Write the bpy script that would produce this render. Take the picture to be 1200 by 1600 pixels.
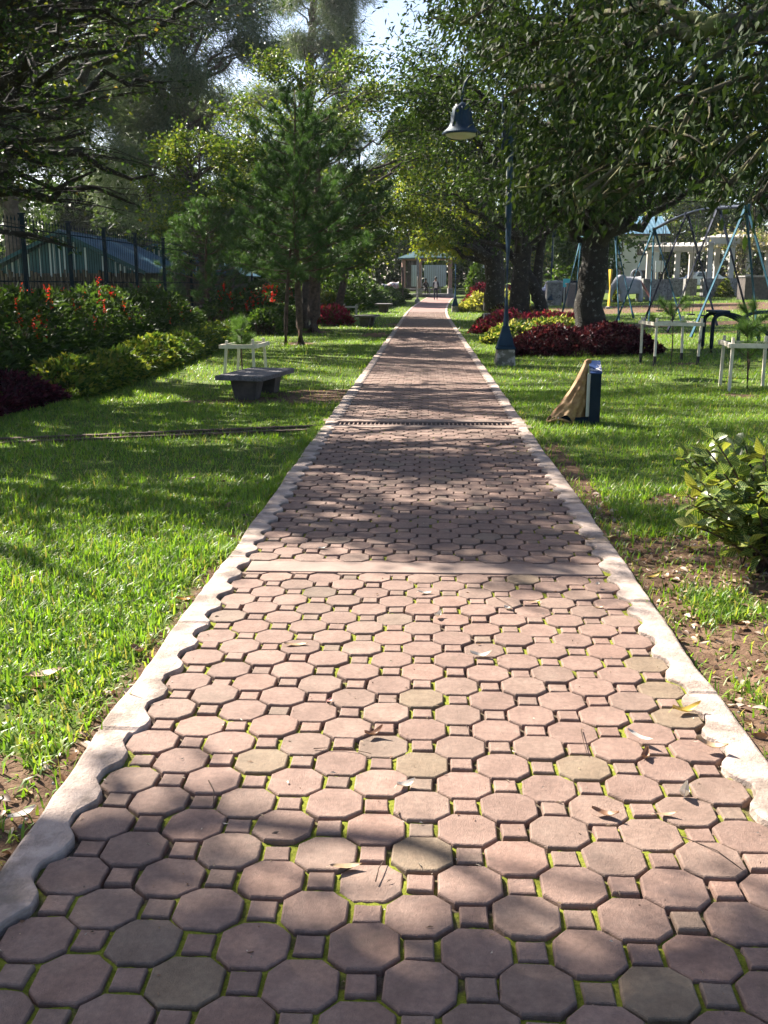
import bpy, bmesh, math, random
import numpy as np
from mathutils import Vector, Matrix

for o in list(bpy.data.objects):
    bpy.data.objects.remove(o)
scene = bpy.context.scene
COL = scene.collection
R = math.radians
rng = np.random.default_rng(7)
random.seed(7)

# ------------------------------------------------------------------ camera
CAM_H = 1.6
FPX = 1550.0                                   # focal length in pixels of a 1200 x 1600 frame
PITCH = math.atan(355.0 / FPX)
YAW = R(2.377)
cam_d = bpy.data.cameras.new('camera')
cam_d.sensor_fit = 'VERTICAL'
cam_d.sensor_height = 36.0
cam_d.sensor_width = 27.0
cam_d.lens = FPX / 1600.0 * 36.0
cam_d.clip_start = 0.05
cam_d.clip_end = 2000.0
cam = bpy.data.objects.new('camera', cam_d)
COL.objects.link(cam)
cam.location = (0, 0, CAM_H)
cam.rotation_euler = (R(90) - PITCH, 0, YAW)
scene.camera = cam

# ------------------------------------------------------------------ sky, sun, exposure
SUN_AZ = R(47.0)                               # to the left of the walking direction (+Y)
SUN_EL = R(40.0)
world = bpy.data.worlds.new('World')
scene.world = world
world.use_nodes = True
wn = world.node_tree.nodes
wl = world.node_tree.links
wn.clear()
w_out = wn.new('ShaderNodeOutputWorld')
w_bg = wn.new('ShaderNodeBackground')
w_sky = wn.new('ShaderNodeTexSky')
w_sky.sky_type = 'NISHITA'
w_sky.sun_disc = False
w_sky.sun_elevation = SUN_EL
w_sky.sun_rotation = -SUN_AZ
w_sky.altitude = 1400.0
w_sky.air_density = 0.9
w_sky.dust_density = 5.0
w_sky.ozone_density = 1.0
w_bg.inputs['Strength'].default_value = 0.062
wl.new(w_sky.outputs['Color'], w_bg.inputs['Color'])
wl.new(w_bg.outputs['Background'], w_out.inputs['Surface'])

sun_d = bpy.data.lights.new('sun', 'SUN')
sun_d.energy = 5.0
sun_d.angle = R(0.53)
sun_d.color = (1.0, 0.93, 0.82)
sun = bpy.data.objects.new('sun', sun_d)
COL.objects.link(sun)
SUN_DIR = Vector((-math.sin(SUN_AZ) * math.cos(SUN_EL), math.cos(SUN_AZ) * math.cos(SUN_EL), math.sin(SUN_EL)))
sun.rotation_euler = SUN_DIR.to_track_quat('Z', 'Y').to_euler()
sun.location = SUN_DIR * 60

scene.view_settings.view_transform = 'Standard'
scene.view_settings.look = 'None'
scene.view_settings.gamma = 1.0
scene.view_settings.exposure = 2.0
scene.view_settings.use_curve_mapping = False
scene.render.engine = 'CYCLES'
cy = scene.cycles
cy.use_denoising = True
cy.denoiser = 'OPENIMAGEDENOISE'
cy.max_bounces = 7
cy.diffuse_bounces = 4
cy.glossy_bounces = 3
cy.transmission_bounces = 5
cy.transparent_max_bounces = 8
cy.caustics_reflective = False
cy.caustics_refractive = False
cy.sample_clamp_indirect = 6.0

# ------------------------------------------------------------------ picking places from the photograph
_fwd = Vector((-math.sin(YAW) * math.cos(PITCH), math.cos(YAW) * math.cos(PITCH), -math.sin(PITCH)))
_right = Vector((math.cos(YAW), math.sin(YAW), 0))
_up = _right.cross(_fwd)

def ray(px, py):
    return _fwd + _right * ((px - 600.0) / FPX) + _up * ((800.0 - py) / FPX)

def at(px, py, Y):
    """world point seen at a pixel, Y metres down the path"""
    r = ray(px, py)
    return Vector((0, 0, CAM_H)) + r * (Y / r.y)

def xat(px, Y):
    return at(px, 445, Y).x

_lat = np.random.default_rng(11).random((256, 256))
def vnoise(x, y, s=1.0, seed=0):
    x = np.asarray(x, float) / s + seed * 17.31
    y = np.asarray(y, float) / s + seed * 5.77
    xi = np.floor(x).astype(int); yi = np.floor(y).astype(int)
    fx = x - xi; fy = y - yi
    fx = fx * fx * (3 - 2 * fx); fy = fy * fy * (3 - 2 * fy)
    def L(a, b): return _lat[a % 256, b % 256]
    return (L(xi, yi) * (1 - fx) + L(xi + 1, yi) * fx) * (1 - fy) + (L(xi, yi + 1) * (1 - fx) + L(xi + 1, yi + 1) * fx) * fy

def cx(y):
    """centre line of the path: straight, then bending right far away"""
    return 0.0009 * np.clip(np.asarray(y, float) - 50, 0, 60) ** 2

def gz(x, y):
    """terrain height"""
    x = np.asarray(x, float); y = np.asarray(y, float)
    return 0.00025 * np.clip(y - 40, 0, 60) ** 2 + 0.03 * np.clip(y - 100, 0, 40) + 0.03 * np.clip(x - 3, 0, 25) * np.clip((y - 8) / 12, 0, 1)

HALF = 1.19                                     # half of the path's width
def lawn(x, y):
    dip = 0.055 * np.clip(1 - np.abs(np.asarray(x, float) - 1.30) / 0.17, 0, 1) * np.clip((9 - np.asarray(y, float)) / 3, 0, 1) * vnoise(x, y, 0.6, 13) * 1.5
    return gz(x, y) - 0.03 + 0.02 * (vnoise(x, y, 1.3, 3) - 0.5) - dip

def gp(px, py):
    """point on the ground at a pixel"""
    r = ray(px, py); o = Vector((0, 0, CAM_H)); z = 0.0
    for _ in range(30):
        t = (z - CAM_H) / r.z
        p = o + r * t
        z = 0.6 * z + 0.4 * float(gz(p.x, p.y))
    return Vector((p.x, p.y, z))

def G(x, y):
    return Vector((x, y, float(lawn(x, y))))

# ------------------------------------------------------------------ objects, labels
def link(o, parent=None):
    COL.objects.link(o)
    if parent is not None:
        o.parent = parent
    return o

def tag(o, label=None, cat=None, group=None, kind=None):
    if label: o['label'] = label
    if cat: o['category'] = cat
    if group: o['group'] = group
    if kind: o['kind'] = kind
    return o

def thing(name, label, cat, loc=(0, 0, 0), rotz=0.0, group=None):
    o = bpy.data.objects.new(name, None)
    o.empty_display_size = 0.1
    o.location = loc
    o.rotation_euler = (0, 0, rotz)
    link(o)
    return tag(o, label, cat, group)

def copy_tree(o, parent=None):
    c = o.copy()
    link(c, parent)
    for ch in list(o.children):
        copy_tree(ch, c)
    return c

def np_mesh(name, verts, faces, mat, parent=None, smooth=False, tint=None, uv=None):
    """faces: list of numpy int arrays (n,3) / (n,4)"""
    me = bpy.data.meshes.new(name)
    verts = np.ascontiguousarray(verts, dtype=np.float32)
    me.vertices.add(len(verts)); me.vertices.foreach_set('co', verts.ravel())
    faces = [f for f in faces if len(f)]
    li = np.concatenate([f.ravel() for f in faces]).astype(np.int32)
    cnt = np.concatenate([np.full(len(f), f.shape[1]) for f in faces])
    st = np.concatenate([[0], np.cumsum(cnt)[:-1]]).astype(np.int32)
    me.loops.add(len(li)); me.loops.foreach_set('vertex_index', li)
    me.polygons.add(len(cnt)); me.polygons.foreach_set('loop_start', st)
    if smooth:
        me.polygons.foreach_set('use_smooth', np.ones(len(cnt), dtype=bool))
    me.update(calc_edges=True)
    if tint is not None:
        a = me.attributes.new('tint', 'FLOAT_COLOR', 'POINT')
        c = np.ones((len(verts), 4), np.float32); c[:, :3] = tint
        a.data.foreach_set('color', c.ravel())
    if uv is not None:
        l = me.uv_layers.new(name='uv')
        l.data.foreach_set('uv', np.ascontiguousarray(uv, dtype=np.float32)[li].ravel())
    me.materials.append(mat)
    o = bpy.data.objects.new(name, me)
    return link(o, parent)

def basis(d):
    d = Vector(d).normalized()
    a = Vector((0, 0, 1)) if abs(d.z) < 0.9 else Vector((1, 0, 0))
    u = d.cross(a).normalized()
    return u, u.cross(d).normalized()

class MB:
    """collects shapes and links them as one mesh"""
    def __init__(s):
        s.v = []; s.f = []
    def add(s, vs, fs):
        n = len(s.v)
        s.v += [tuple(v) for v in vs]
        s.f += [tuple(i + n for i in f) for f in fs]
        return s
    def box(s, c, size, rz=0.0, taper=1.0, rx=0.0):
        hx, hy, hz = [k / 2 for k in size]
        m = Matrix.Translation(Vector(c)) @ Matrix.Rotation(rz, 4, 'Z') @ Matrix.Rotation(rx, 4, 'X')
        vs = []
        for z, t in ((-hz, 1.0), (hz, taper)):
            vs += [m @ Vector((x * t, y * t, z)) for x, y in ((-hx, -hy), (hx, -hy), (hx, hy), (-hx, hy))]
        return s.add(vs, [(3, 2, 1, 0), (4, 5, 6, 7), (0, 1, 5, 4), (1, 2, 6, 5), (2, 3, 7, 6), (3, 0, 4, 7)])
    def bar(s, p0, p1, w, t=None, up=None):
        p0 = Vector(p0); p1 = Vector(p1); t = t or w
        d = (p1 - p0).normalized()
        if up is None: u, v = basis(d)
        else:
            v = Vector(up); u = d.cross(v).normalized(); v = u.cross(d).normalized()
        vs = []
        for p in (p0, p1):
            vs += [p + u * (a * w / 2) + v * (b * t / 2) for a, b in ((-1, -1), (1, -1), (1, 1), (-1, 1))]
        return s.add(vs, [(3, 2, 1, 0), (4, 5, 6, 7), (0, 1, 5, 4), (1, 2, 6, 5), (2, 3, 7, 6), (3, 0, 4, 7)])
    def tube(s, pts, rad, n=8, cap=True):
        pts = [Vector(p) for p in pts]
        if not hasattr(rad, '__len__'): rad = [rad] * len(pts)
        vs = []; fs = []
        u = None
        for i, p in enumerate(pts):
            d = (pts[min(i + 1, len(pts) - 1)] - pts[max(i - 1, 0)])
            if d.length < 1e-9: d = Vector((0, 0, 1))
            d.normalize()
            if u is None: u, w = basis(d)
            else:
                u = (u - d * u.dot(d))
                if u.length < 1e-6: u, w = basis(d)
                u.normalize(); w = d.cross(u)
            for k in range(n):
                a = 2 * math.pi * k / n
                vs.append(p + (u * math.cos(a) + w * math.sin(a)) * rad[i])
        for i in range(len(pts) - 1):
            for k in range(n):
                a = i * n + k; b = i * n + (k + 1) % n
                fs.append((a, b, b + n, a + n))
        if cap:
            fs.append(tuple(range(n - 1, -1, -1))); fs.append(tuple(range((len(pts) - 1) * n, len(pts) * n)))
        return s.add(vs, fs)
    def prism(s, poly, z0, z1):
        n = len(poly)
        vs = [(x, y, z0) for x, y in poly] + [(x, y, z1) for x, y in poly]
        fs = [tuple(range(n - 1, -1, -1)), tuple(range(n, 2 * n))]
        fs += [(i, (i + 1) % n, (i + 1) % n + n, i + n) for i in range(n)]
        return s.add(vs, fs)
    def lathe(s, prof, n=20, c=(0, 0, 0), cap=True):
        c = Vector(c); vs = []; fs = []
        for r, z in prof:
            vs += [c + Vector((r * math.cos(2 * math.pi * k / n), r * math.sin(2 * math.pi * k / n), z)) for k in range(n)]
        for i in range(len(prof) - 1):
            for k in range(n):
                a = i * n + k; b = i * n + (k + 1) % n
                fs.append((a, b, b + n, a + n))
        if cap:
            fs.append(tuple(range(n - 1, -1, -1))); fs.append(tuple(range((len(prof) - 1) * n, len(prof) * n)))
        return s.add(vs, fs)
    def build(s, name, mat, parent=None, smooth=False, bevel=0.0, loc=None):
        me = bpy.data.meshes.new(name)
        me.from_pydata(s.v, [], s.f)
        bm = bmesh.new(); bm.from_mesh(me)
        bmesh.ops.recalc_face_normals(bm, faces=bm.faces)
        if bevel > 0:
            bmesh.ops.bevel(bm, geom=list(bm.edges), offset=bevel, segments=2, profile=0.6, affect='EDGES', clamp_overlap=True)
        bm.to_mesh(me); bm.free()
        if smooth:
            me.polygons.foreach_set('use_smooth', [True] * len(me.polygons))
            if smooth == 'auto':
                me.set_sharp_from_angle(angle=R(40))
        me.materials.append(mat)
        o = bpy.data.objects.new(name, me)
        if loc is not None: o.location = loc
        return link(o, parent)

# ------------------------------------------------------------------ materials
def nodes(name):
    m = bpy.data.materials.new(name)
    m.use_nodes = True
    nt = m.node_tree
    b = nt.nodes['Principled BSDF']
    return m, nt, b

def N(nt, typ, **kw):
    n = nt.nodes.new(typ)
    for k, v in kw.items():
        if k.startswith('i_'): n.inputs[int(k[2:])].default_value = v
        else: setattr(n, k, v)
    return n

def ramp(nt, fac, stops):
    r = nt.nodes.new('ShaderNodeValToRGB')
    el = r.color_ramp.elements
    while len(el) > 1: el.remove(el[-1])
    el[0].position = stops[0][0]; el[0].color = (*stops[0][1], 1)
    for p, c in stops[1:]:
        e = el.new(p); e.color = (*c, 1)
    nt.links.new(fac, r.inputs['Fac'])
    return r.outputs['Color']

def mixc(nt, fac, a, b, mode='MIX'):
    m = nt.nodes.new('ShaderNodeMix'); m.data_type = 'RGBA'; m.blend_type = mode
    for sock, val in ((m.inputs[0], fac), (m.inputs[6], a), (m.inputs[7], b)):
        if isinstance(val, (int, float)): sock.default_value = val
        elif isinstance(val, tuple): sock.default_value = (*val, 1)
        else: nt.links.new(val, sock)
    return m.outputs[2]

def tex(nt, scale, detail=4.0, rough=0.6, typ='ShaderNodeTexNoise', coord='Object'):
    tc = nt.nodes.new('ShaderNodeTexCoord') if coord != 'Geo' else nt.nodes.new('ShaderNodeNewGeometry')
    t = nt.nodes.new(typ)
    t.inputs['Scale'].default_value = scale
    if typ == 'ShaderNodeTexNoise':
        t.inputs['Detail'].default_value = detail; t.inputs['Roughness'].default_value = rough
    nt.links.new(tc.outputs['Position' if coord == 'Geo' else coord], t.inputs['Vector'])
    return t

def bump(nt, b, h, strength=0.3, dist=0.01):
    bp = nt.nodes.new('ShaderNodeBump')
    bp.inputs['Strength'].default_value = strength
    bp.inputs['Distance'].default_value = dist
    nt.links.new(h, bp.inputs['Height'])
    nt.links.new(bp.outputs['Normal'], b.inputs['Normal'])

def simple(name, c0, c1, scale=6.0, rough=0.7, bstr=0.25, bdist=0.01, metal=0.0, detail=6.0, spots=None, coord='Geo', lo=0.35, hi=0.68):
    m, nt, b = nodes(name)
    t = tex(nt, scale, detail, coord=coord)
    col = ramp(nt, t.outputs['Fac'], [(lo, c0), (hi, c1)])
    if spots:
        sc, sl, sh, scol = spots
        t2 = tex(nt, sc, 5.0, 0.65, coord=coord)
        f = ramp(nt, t2.outputs['Fac'], [(sl, (0, 0, 0)), (sh, (1, 1, 1))])
        col = mixc(nt, f, col, scol)
    nt.links.new(col, b.inputs['Base Color'])
    b.inputs['Roughness'].default_value = rough
    b.inputs['Metallic'].default_value = metal
    t3 = tex(nt, scale * 7, 5.0, 0.7, coord=coord)
    bump(nt, b, t3.outputs['Fac'], bstr, bdist)
    return m

def leaf_mat(name, gloss=0.35, rough=0.42, trans=0.42, yellow=(1.25, 1.2, 0.55)):
    """two-sided leaf: reflects on top, lets light through"""
    m, nt, b = nodes(name)
    a = N(nt, 'ShaderNodeAttribute', attribute_name='tint')
    b.inputs['Roughness'].default_value = rough
    b.inputs['Specular IOR Level'].default_value = gloss
    nt.links.new(a.outputs['Color'], b.inputs['Base Color'])
    tr = nt.nodes.new('ShaderNodeBsdfTranslucent')
    nt.links.new(mixc(nt, 1.0, a.outputs['Color'], yellow, 'MULTIPLY'), tr.inputs['Color'])
    mx = nt.nodes.new('ShaderNodeMixShader'); mx.inputs[0].default_value = trans
    nt.links.new(b.outputs[0], mx.inputs[1]); nt.links.new(tr.outputs[0], mx.inputs[2])
    nt.links.new(mx.outputs[0], nt.nodes['Material Output'].inputs['Surface'])
    return m

def paver_mat(name, source):
    m, nt, b = nodes(name)
    t = tex(nt, 9.0, 6.0, 0.65, coord='Geo')
    t2 = tex(nt, 55.0, 4.0, 0.7, coord='Geo')
    t3 = tex(nt, 260.0, 2.0, 0.6, coord='Geo')
    base = ramp(nt, t.outputs['Fac'], [(0.28, (0.155, 0.097, 0.075)), (0.5, (0.205, 0.131, 0.103)), (0.74, (0.248, 0.168, 0.134))])
    dust = ramp(nt, t2.outputs['Fac'], [(0.35, (0.8, 0.8, 0.8)), (0.7, (1.14, 1.12, 1.1))])
    col = mixc(nt, 1.0, base, dust, 'MULTIPLY')
    if source == 'object':
        src = N(nt, 'ShaderNodeObjectInfo').outputs['Color']
    else:
        src = N(nt, 'ShaderNodeAttribute', attribute_name='tint').outputs['Color']
    col = mixc(nt, 1.0, col, src, 'MULTIPLY')
    t4 = tex(nt, 3.1, 6.0, 0.7, coord='Geo')
    st = ramp(nt, t4.outputs['Fac'], [(0.58, (0, 0, 0)), (0.75, (1, 1, 1))])
    col = mixc(nt, mixc(nt, 1.0, st, (0.55, 0.55, 0.55), 'MULTIPLY'), col, (0.10, 0.08, 0.055))
    nt.links.new(col, b.inputs['Base Color'])
    b.inputs['Roughness'].default_value = 0.78
    b.inputs['Specular IOR Level'].default_value = 0.35
    ad = N(nt, 'ShaderNodeMath', operation='ADD')
    nt.links.new(t2.outputs['Fac'], ad.inputs[0]); nt.links.new(t3.outputs['Fac'], ad.inputs[1])
    bump(nt, b, ad.outputs[0], 0.6, 0.005)
    return m

M = {}
M['paver'] = paver_mat('paver_single', 'object')
M['paver_far'] = paver_mat('paver_many', 'attr')
M['kerb'] = simple('kerb_concrete', (0.30, 0.225, 0.187), (0.50, 0.395, 0.335), 9.0, 0.9, 1.0, 0.010, spots=(3.6, 0.50, 0.62, (0.19, 0.145, 0.115)))
M['strip'] = simple('strip_concrete', (0.18, 0.122, 0.097), (0.26, 0.185, 0.15), 6.0, 0.85, 0.4, 0.005, spots=(3.7, 0.6, 0.75, (0.2, 0.16, 0.13)))
M['concrete'] = simple('grey_concrete', (0.16, 0.15, 0.145), (0.30, 0.285, 0.28), 7.0, 0.85, 0.6, 0.01, spots=(2.0, 0.55, 0.7, (0.08, 0.075, 0.06)))
M['bench'] = simple('bench_stone', (0.085, 0.075, 0.078), (0.19, 0.17, 0.172), 22.0, 0.8, 0.7, 0.012, spots=(60.0, 0.55, 0.62, (0.06, 0.055, 0.055)))
M['bench_leg'] = simple('bench_pedestal', (0.045, 0.036, 0.030), (0.10, 0.08, 0.068), 6.0, 0.9, 0.6, 0.01)
M['iron'] = simple('drain_iron', (0.13, 0.08, 0.06), (0.25, 0.165, 0.13), 30.0, 0.7, 0.4, 0.004)
M['blue'] = simple('blue_paint', (0.007, 0.026, 0.052), (0.012, 0.038, 0.070), 8.0, 0.55, 0.12, 0.004, spots=(14.0, 0.68, 0.74, (0.06, 0.06, 0.06)))
M['blue_dark'] = simple('navy_paint', (0.005, 0.013, 0.022), (0.008, 0.019, 0.032), 10.0, 0.8, 0.15, 0.004)
M['blue_chip'] = simple('chipped_blue_paint', (0.020, 0.045, 0.14), (0.035, 0.07, 0.19), 10.0, 0.5, 0.2, 0.004, spots=(11.0, 0.54, 0.58, (0.55, 0.52, 0.52)))
M['swing_blue'] = simple('swing_light_blue', (0.022, 0.075, 0.115), (0.036, 0.105, 0.15), 5.0, 0.8, 0.1, 0.004, spots=(9.0, 0.68, 0.74, (0.16, 0.13, 0.11)))
M['swing_black'] = simple('swing_navy_black', (0.012, 0.016, 0.03), (0.025, 0.032, 0.055), 5.0, 0.4, 0.1, 0.004)
M['lens'] = simple('lamp_lens', (0.55, 0.53, 0.46), (0.65, 0.62, 0.55), 6.0, 0.3, 0.05, 0.002)
M['plinth'] = simple('lamp_plinth', (0.11, 0.10, 0.075), (0.20, 0.18, 0.14), 5.0, 0.9, 0.7, 0.012, spots=(4.0, 0.5, 0.56, (0.42, 0.37, 0.33)))
M['timber'] = simple('pale_timber', (0.55, 0.48, 0.38), (0.74, 0.67, 0.56), 9.0, 0.75, 0.3, 0.004, spots=(5.0, 0.64, 0.7, (0.18, 0.15, 0.11)))
M['tar'] = simple('tarred_foot', (0.02, 0.018, 0.015), (0.05, 0.04, 0.03), 9.0, 0.8, 0.3, 0.004)
M['bark'] = simple('dark_bark', (0.012, 0.009, 0.007), (0.045, 0.036, 0.026), 4.5, 0.95, 1.0, 0.06, spots=(8.0, 0.59, 0.65, (0.20, 0.20, 0.18)))
M['bark_moss'] = simple('mossy_bark', (0.045, 0.035, 0.02), (0.13, 0.11, 0.06), 6.0, 0.95, 1.0, 0.04, spots=(4.0, 0.48, 0.6, (0.17, 0.18, 0.05)))
M['bark_pine'] = simple('pine_bark', (0.055, 0.032, 0.022), (0.145, 0.09, 0.062), 9.0, 0.95, 1.0, 0.03)
M['bark_grey'] = simple('grey_bark', (0.05, 0.036, 0.03), (0.14, 0.10, 0.085), 3.5, 0.95, 1.0, 0.05)
M['leaf'] = leaf_mat('leaf', 0.2, 0.5, 0.42)
M['leaf_glow'] = leaf_mat('leaf_glow', 0.2, 0.5, 0.6, (1.3, 1.25, 0.5))  # extra translucency and warm tint put a backlit glow into the leaf
M['leaf_dull'] = leaf_mat('leaf_dull', 0.2, 0.6, 0.38)
M['needle'] = leaf_mat('needle', 0.3, 0.5, 0.38, (1.15, 1.2, 0.65))
M['grass'] = leaf_mat('grass_blade', 0.45, 0.45, 0.5, (1.18, 1.25, 0.45))
for _m in ('blue', 'blue_dark', 'swing_blue', 'swing_black', 'blue_chip'):
    M[_m].node_tree.nodes['Principled BSDF'].inputs['Specular IOR Level'].default_value = 0.2
M['leaf_shaded'] = leaf_mat('leaf_shaded', 0.08, 0.62, 0.25, (1.2, 1.2, 0.5))  # near canopy leaf, gloss and translucency lowered to imitate shade
M['petal'] = leaf_mat('petal', 0.2, 0.6, 0.4, (1.2, 0.9, 0.8))
M['dry_leaf'] = leaf_mat('dry_leaf', 0.35, 0.45, 0.12, (1.1, 1.0, 0.8))
# ================================================================== GROUND
P = 0.1383                                      # lattice pitch of the paving
Y_ROW = gp(664, 903).y
Y_DIV0, Y_DIV1 = gp(660, 896).y, gp(660, 880.5).y
Y_DR0, Y_DR1 = gp(660, 669).y, gp(660, 656).y

def blob(x, y, bx, by, rx, ry, soft=0.35):
    d = np.sqrt(((x - bx) / rx) ** 2 + ((y - by) / ry) ** 2)
    d = d + 0.5 * (vnoise(x, y, 0.35, 5) - 0.5) + 0.35 * (vnoise(x, y, 0.12, 6) - 0.5)
    return np.clip((1 - d) / soft + 0.5, 0, 1)

def dirt(x, y):
    x = np.asarray(x, float); y = np.asarray(y, float)
    d = np.zeros(np.broadcast(x, y).shape)
    e = x - cx(y)
    n = vnoise(x, y, 0.5, 8)
    # worn strips beside the kerbs
    d = np.maximum(d, np.clip((HALF + 0.10 + 0.22 * n - e) / 0.10, 0, 1) * (e > 0) * np.clip((14 - y) / 4, 0, 1))
    d = np.maximum(d, np.clip((HALF + 0.02 + 0.16 * n + e) / 0.08, 0, 1) * (e < 0) * np.clip((9 - y) / 3, 0, 1))
    for b in ((1.75, 5.75, 0.75, 0.62), (2.55, 5.1, 0.9, 0.6), (1.6, 4.2, 0.36, 0.7), (2.1, 7.5, 0.55, 0.35), (1.55, 3.2, 0.3, 0.5), 
              (-1.55, 14.8, 0.72, 1.05), (-2.5, 14.3, 0.55, 0.40), (-3.1, 14.1, 0.35, 0.25), (-0.95, 42.5, 0.7, 1.3), (-1.5, 2.75, 0.24, 0.45),
              (5.3, 20.3, 0.28, 0.3), (4.65, 14.9, 0.26, 0.26), (-1.7, 33.5, 0.5, 1.5), (-3.6, 28.4, 0.5, 0.7), (-4.1, 35.5, 0.6, 0.9)):
        d = np.maximum(d, blob(x, y, *b))
    # bare ground of the playground and the far drive
    for y0, y1, x0 in ((31.0, 32.6, 5.0), (36.2, 39.5, 4.6), (51.0, 62.0, 7.0)):
        w = np.clip((y - y0 + 1.2 * (vnoise(x, y, 1.7, 2) - 0.5)) / 0.5, 0, 1) * np.clip((y1 - y + 1.2 * (vnoise(x, y, 1.5, 4) - 0.5)) / 0.5, 0, 1)
        d = np.maximum(d, w * np.clip((x - x0) / 0.6, 0, 1))
    return d

def thin(x, y):
    """how sparse the turf is (0 lush, 1 bare)"""
    x = np.asarray(x, float); y = np.asarray(y, float)
    s = np.clip((vnoise(x, y, 0.9, 21) * .7 + .3 * vnoise(x, y, .25, 22) - 0.47) * 3.0, 0, 1) * 0.75
    s = np.maximum(s, np.clip((x - 1.0) / 0.5, 0, 1) * np.clip((13 - y) / 4, 0, 1) * (0.25 + 0.75 * np.clip((vnoise(x, y, 0.7, 31) - 0.38) * 3, 0, 1)) * 0.8)
    return s

def make_ground():
    xs = np.concatenate([[-150, -110, -80, -60, -40, -30, -24, -18, -14, -11], np.arange(-9.5, -1.2, 0.16), [-1.15, -1.05, 0, 1.05, 1.15], np.arange(1.22, 7.6, 0.13), np.arange(8, 16, 0.5), [17, 19, 22, 26, 32, 45, 70, 110, 150]])
    ys = np.concatenate([[-40, -25, -12, -6, -2], np.arange(0, 16, 0.14), np.arange(16, 64, 0.5), np.arange(64, 110, 2.0), [115, 125, 140, 180, 230]])
    X, Y = np.meshgrid(xs, ys)
    Xw = X + cx(Y) * (np.abs(X) < 3)
    Z = lawn(Xw, Y)
    Z = np.where((np.abs(X) < 1.12) & (Y < 92), gz(Xw, Y) - 0.13, Z)
    v = np.stack([Xw, Y, Z], -1).reshape(-1, 3)
    ny, nx = X.shape
    i = np.arange(ny - 1)[:, None] * nx + np.arange(nx - 1)[None]
    f = np.stack([i, i + 1, i + nx + 1, i + nx], -1).reshape(-1, 4)
    m, nt, b = nodes('ground')
    a = N(nt, 'ShaderNodeAttribute', attribute_name='tint')
    sep = N(nt, 'ShaderNodeSeparateColor'); nt.links.new(a.outputs['Color'], sep.inputs[0])
    t = tex(nt, 1.6, 6, 0.65, coord='Geo'); t2 = tex(nt, 28.0, 5, 0.7, coord='Geo'); t3 = tex(nt, 9.0, 5, 0.7, coord='Geo')
    turf = ramp(nt, t3.outputs['Fac'], [(0.3, (0.050, 0.080, 0.016)), (0.5, (0.080, 0.120, 0.024)), (0.7, (0.13, 0.14, 0.042))])
    soil = ramp(nt, t3.outputs['Fac'], [(0.3, (0.075, 0.043, 0.027)), (0.55, (0.145, 0.090, 0.058)), (0.75, (0.22, 0.15, 0.10))])
    ad = N(nt, 'ShaderNodeMath', operation='ADD'); nt.links.new(sep.outputs[0], ad.inputs[0])
    mu = N(nt, 'ShaderNodeMath', operation='MULTIPLY_ADD'); nt.links.new(t2.outputs['Fac'], mu.inputs[0]); mu.inputs[1].default_value = 0.9; mu.inputs[2].default_value = -0.45
    nt.links.new(mu.outputs[0], ad.inputs[1])
    fac = ramp(nt, ad.outputs[0], [(0.35, (0, 0, 0)), (0.6, (1, 1, 1))])
    nt.links.new(mixc(nt, fac, turf, soil), b.inputs['Base Color'])
    b.inputs['Roughness'].default_value = 0.95; b.inputs['Specular IOR Level'].default_value = 0.1
    bump(nt, b, t2.outputs['Fac'], 0.8, 0.03)
    dd = np.maximum(dirt(Xw, Y), 0.45 * thin(Xw, Y)).reshape(-1)
    g = np_mesh('ground', v, [f], m, smooth=True, tint=np.stack([dd, dd, dd], -1))
    tag(g, 'green lawn with bare brown soil patches beside the path', kind='structure')
make_ground()

# ================================================================== PATH
def moss_mask(x, y):
    m = vnoise(x, y, 0.33, 41) * 0.55 + vnoise(x, y, 0.10, 42) * 0.30 + vnoise(x, y, 0.035, 43) * 0.25
    return np.clip((m - 0.46 - 0.035 * np.clip(np.asarray(y) - 4.5, 0, 3)) / 0.12, 0, 1)

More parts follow.
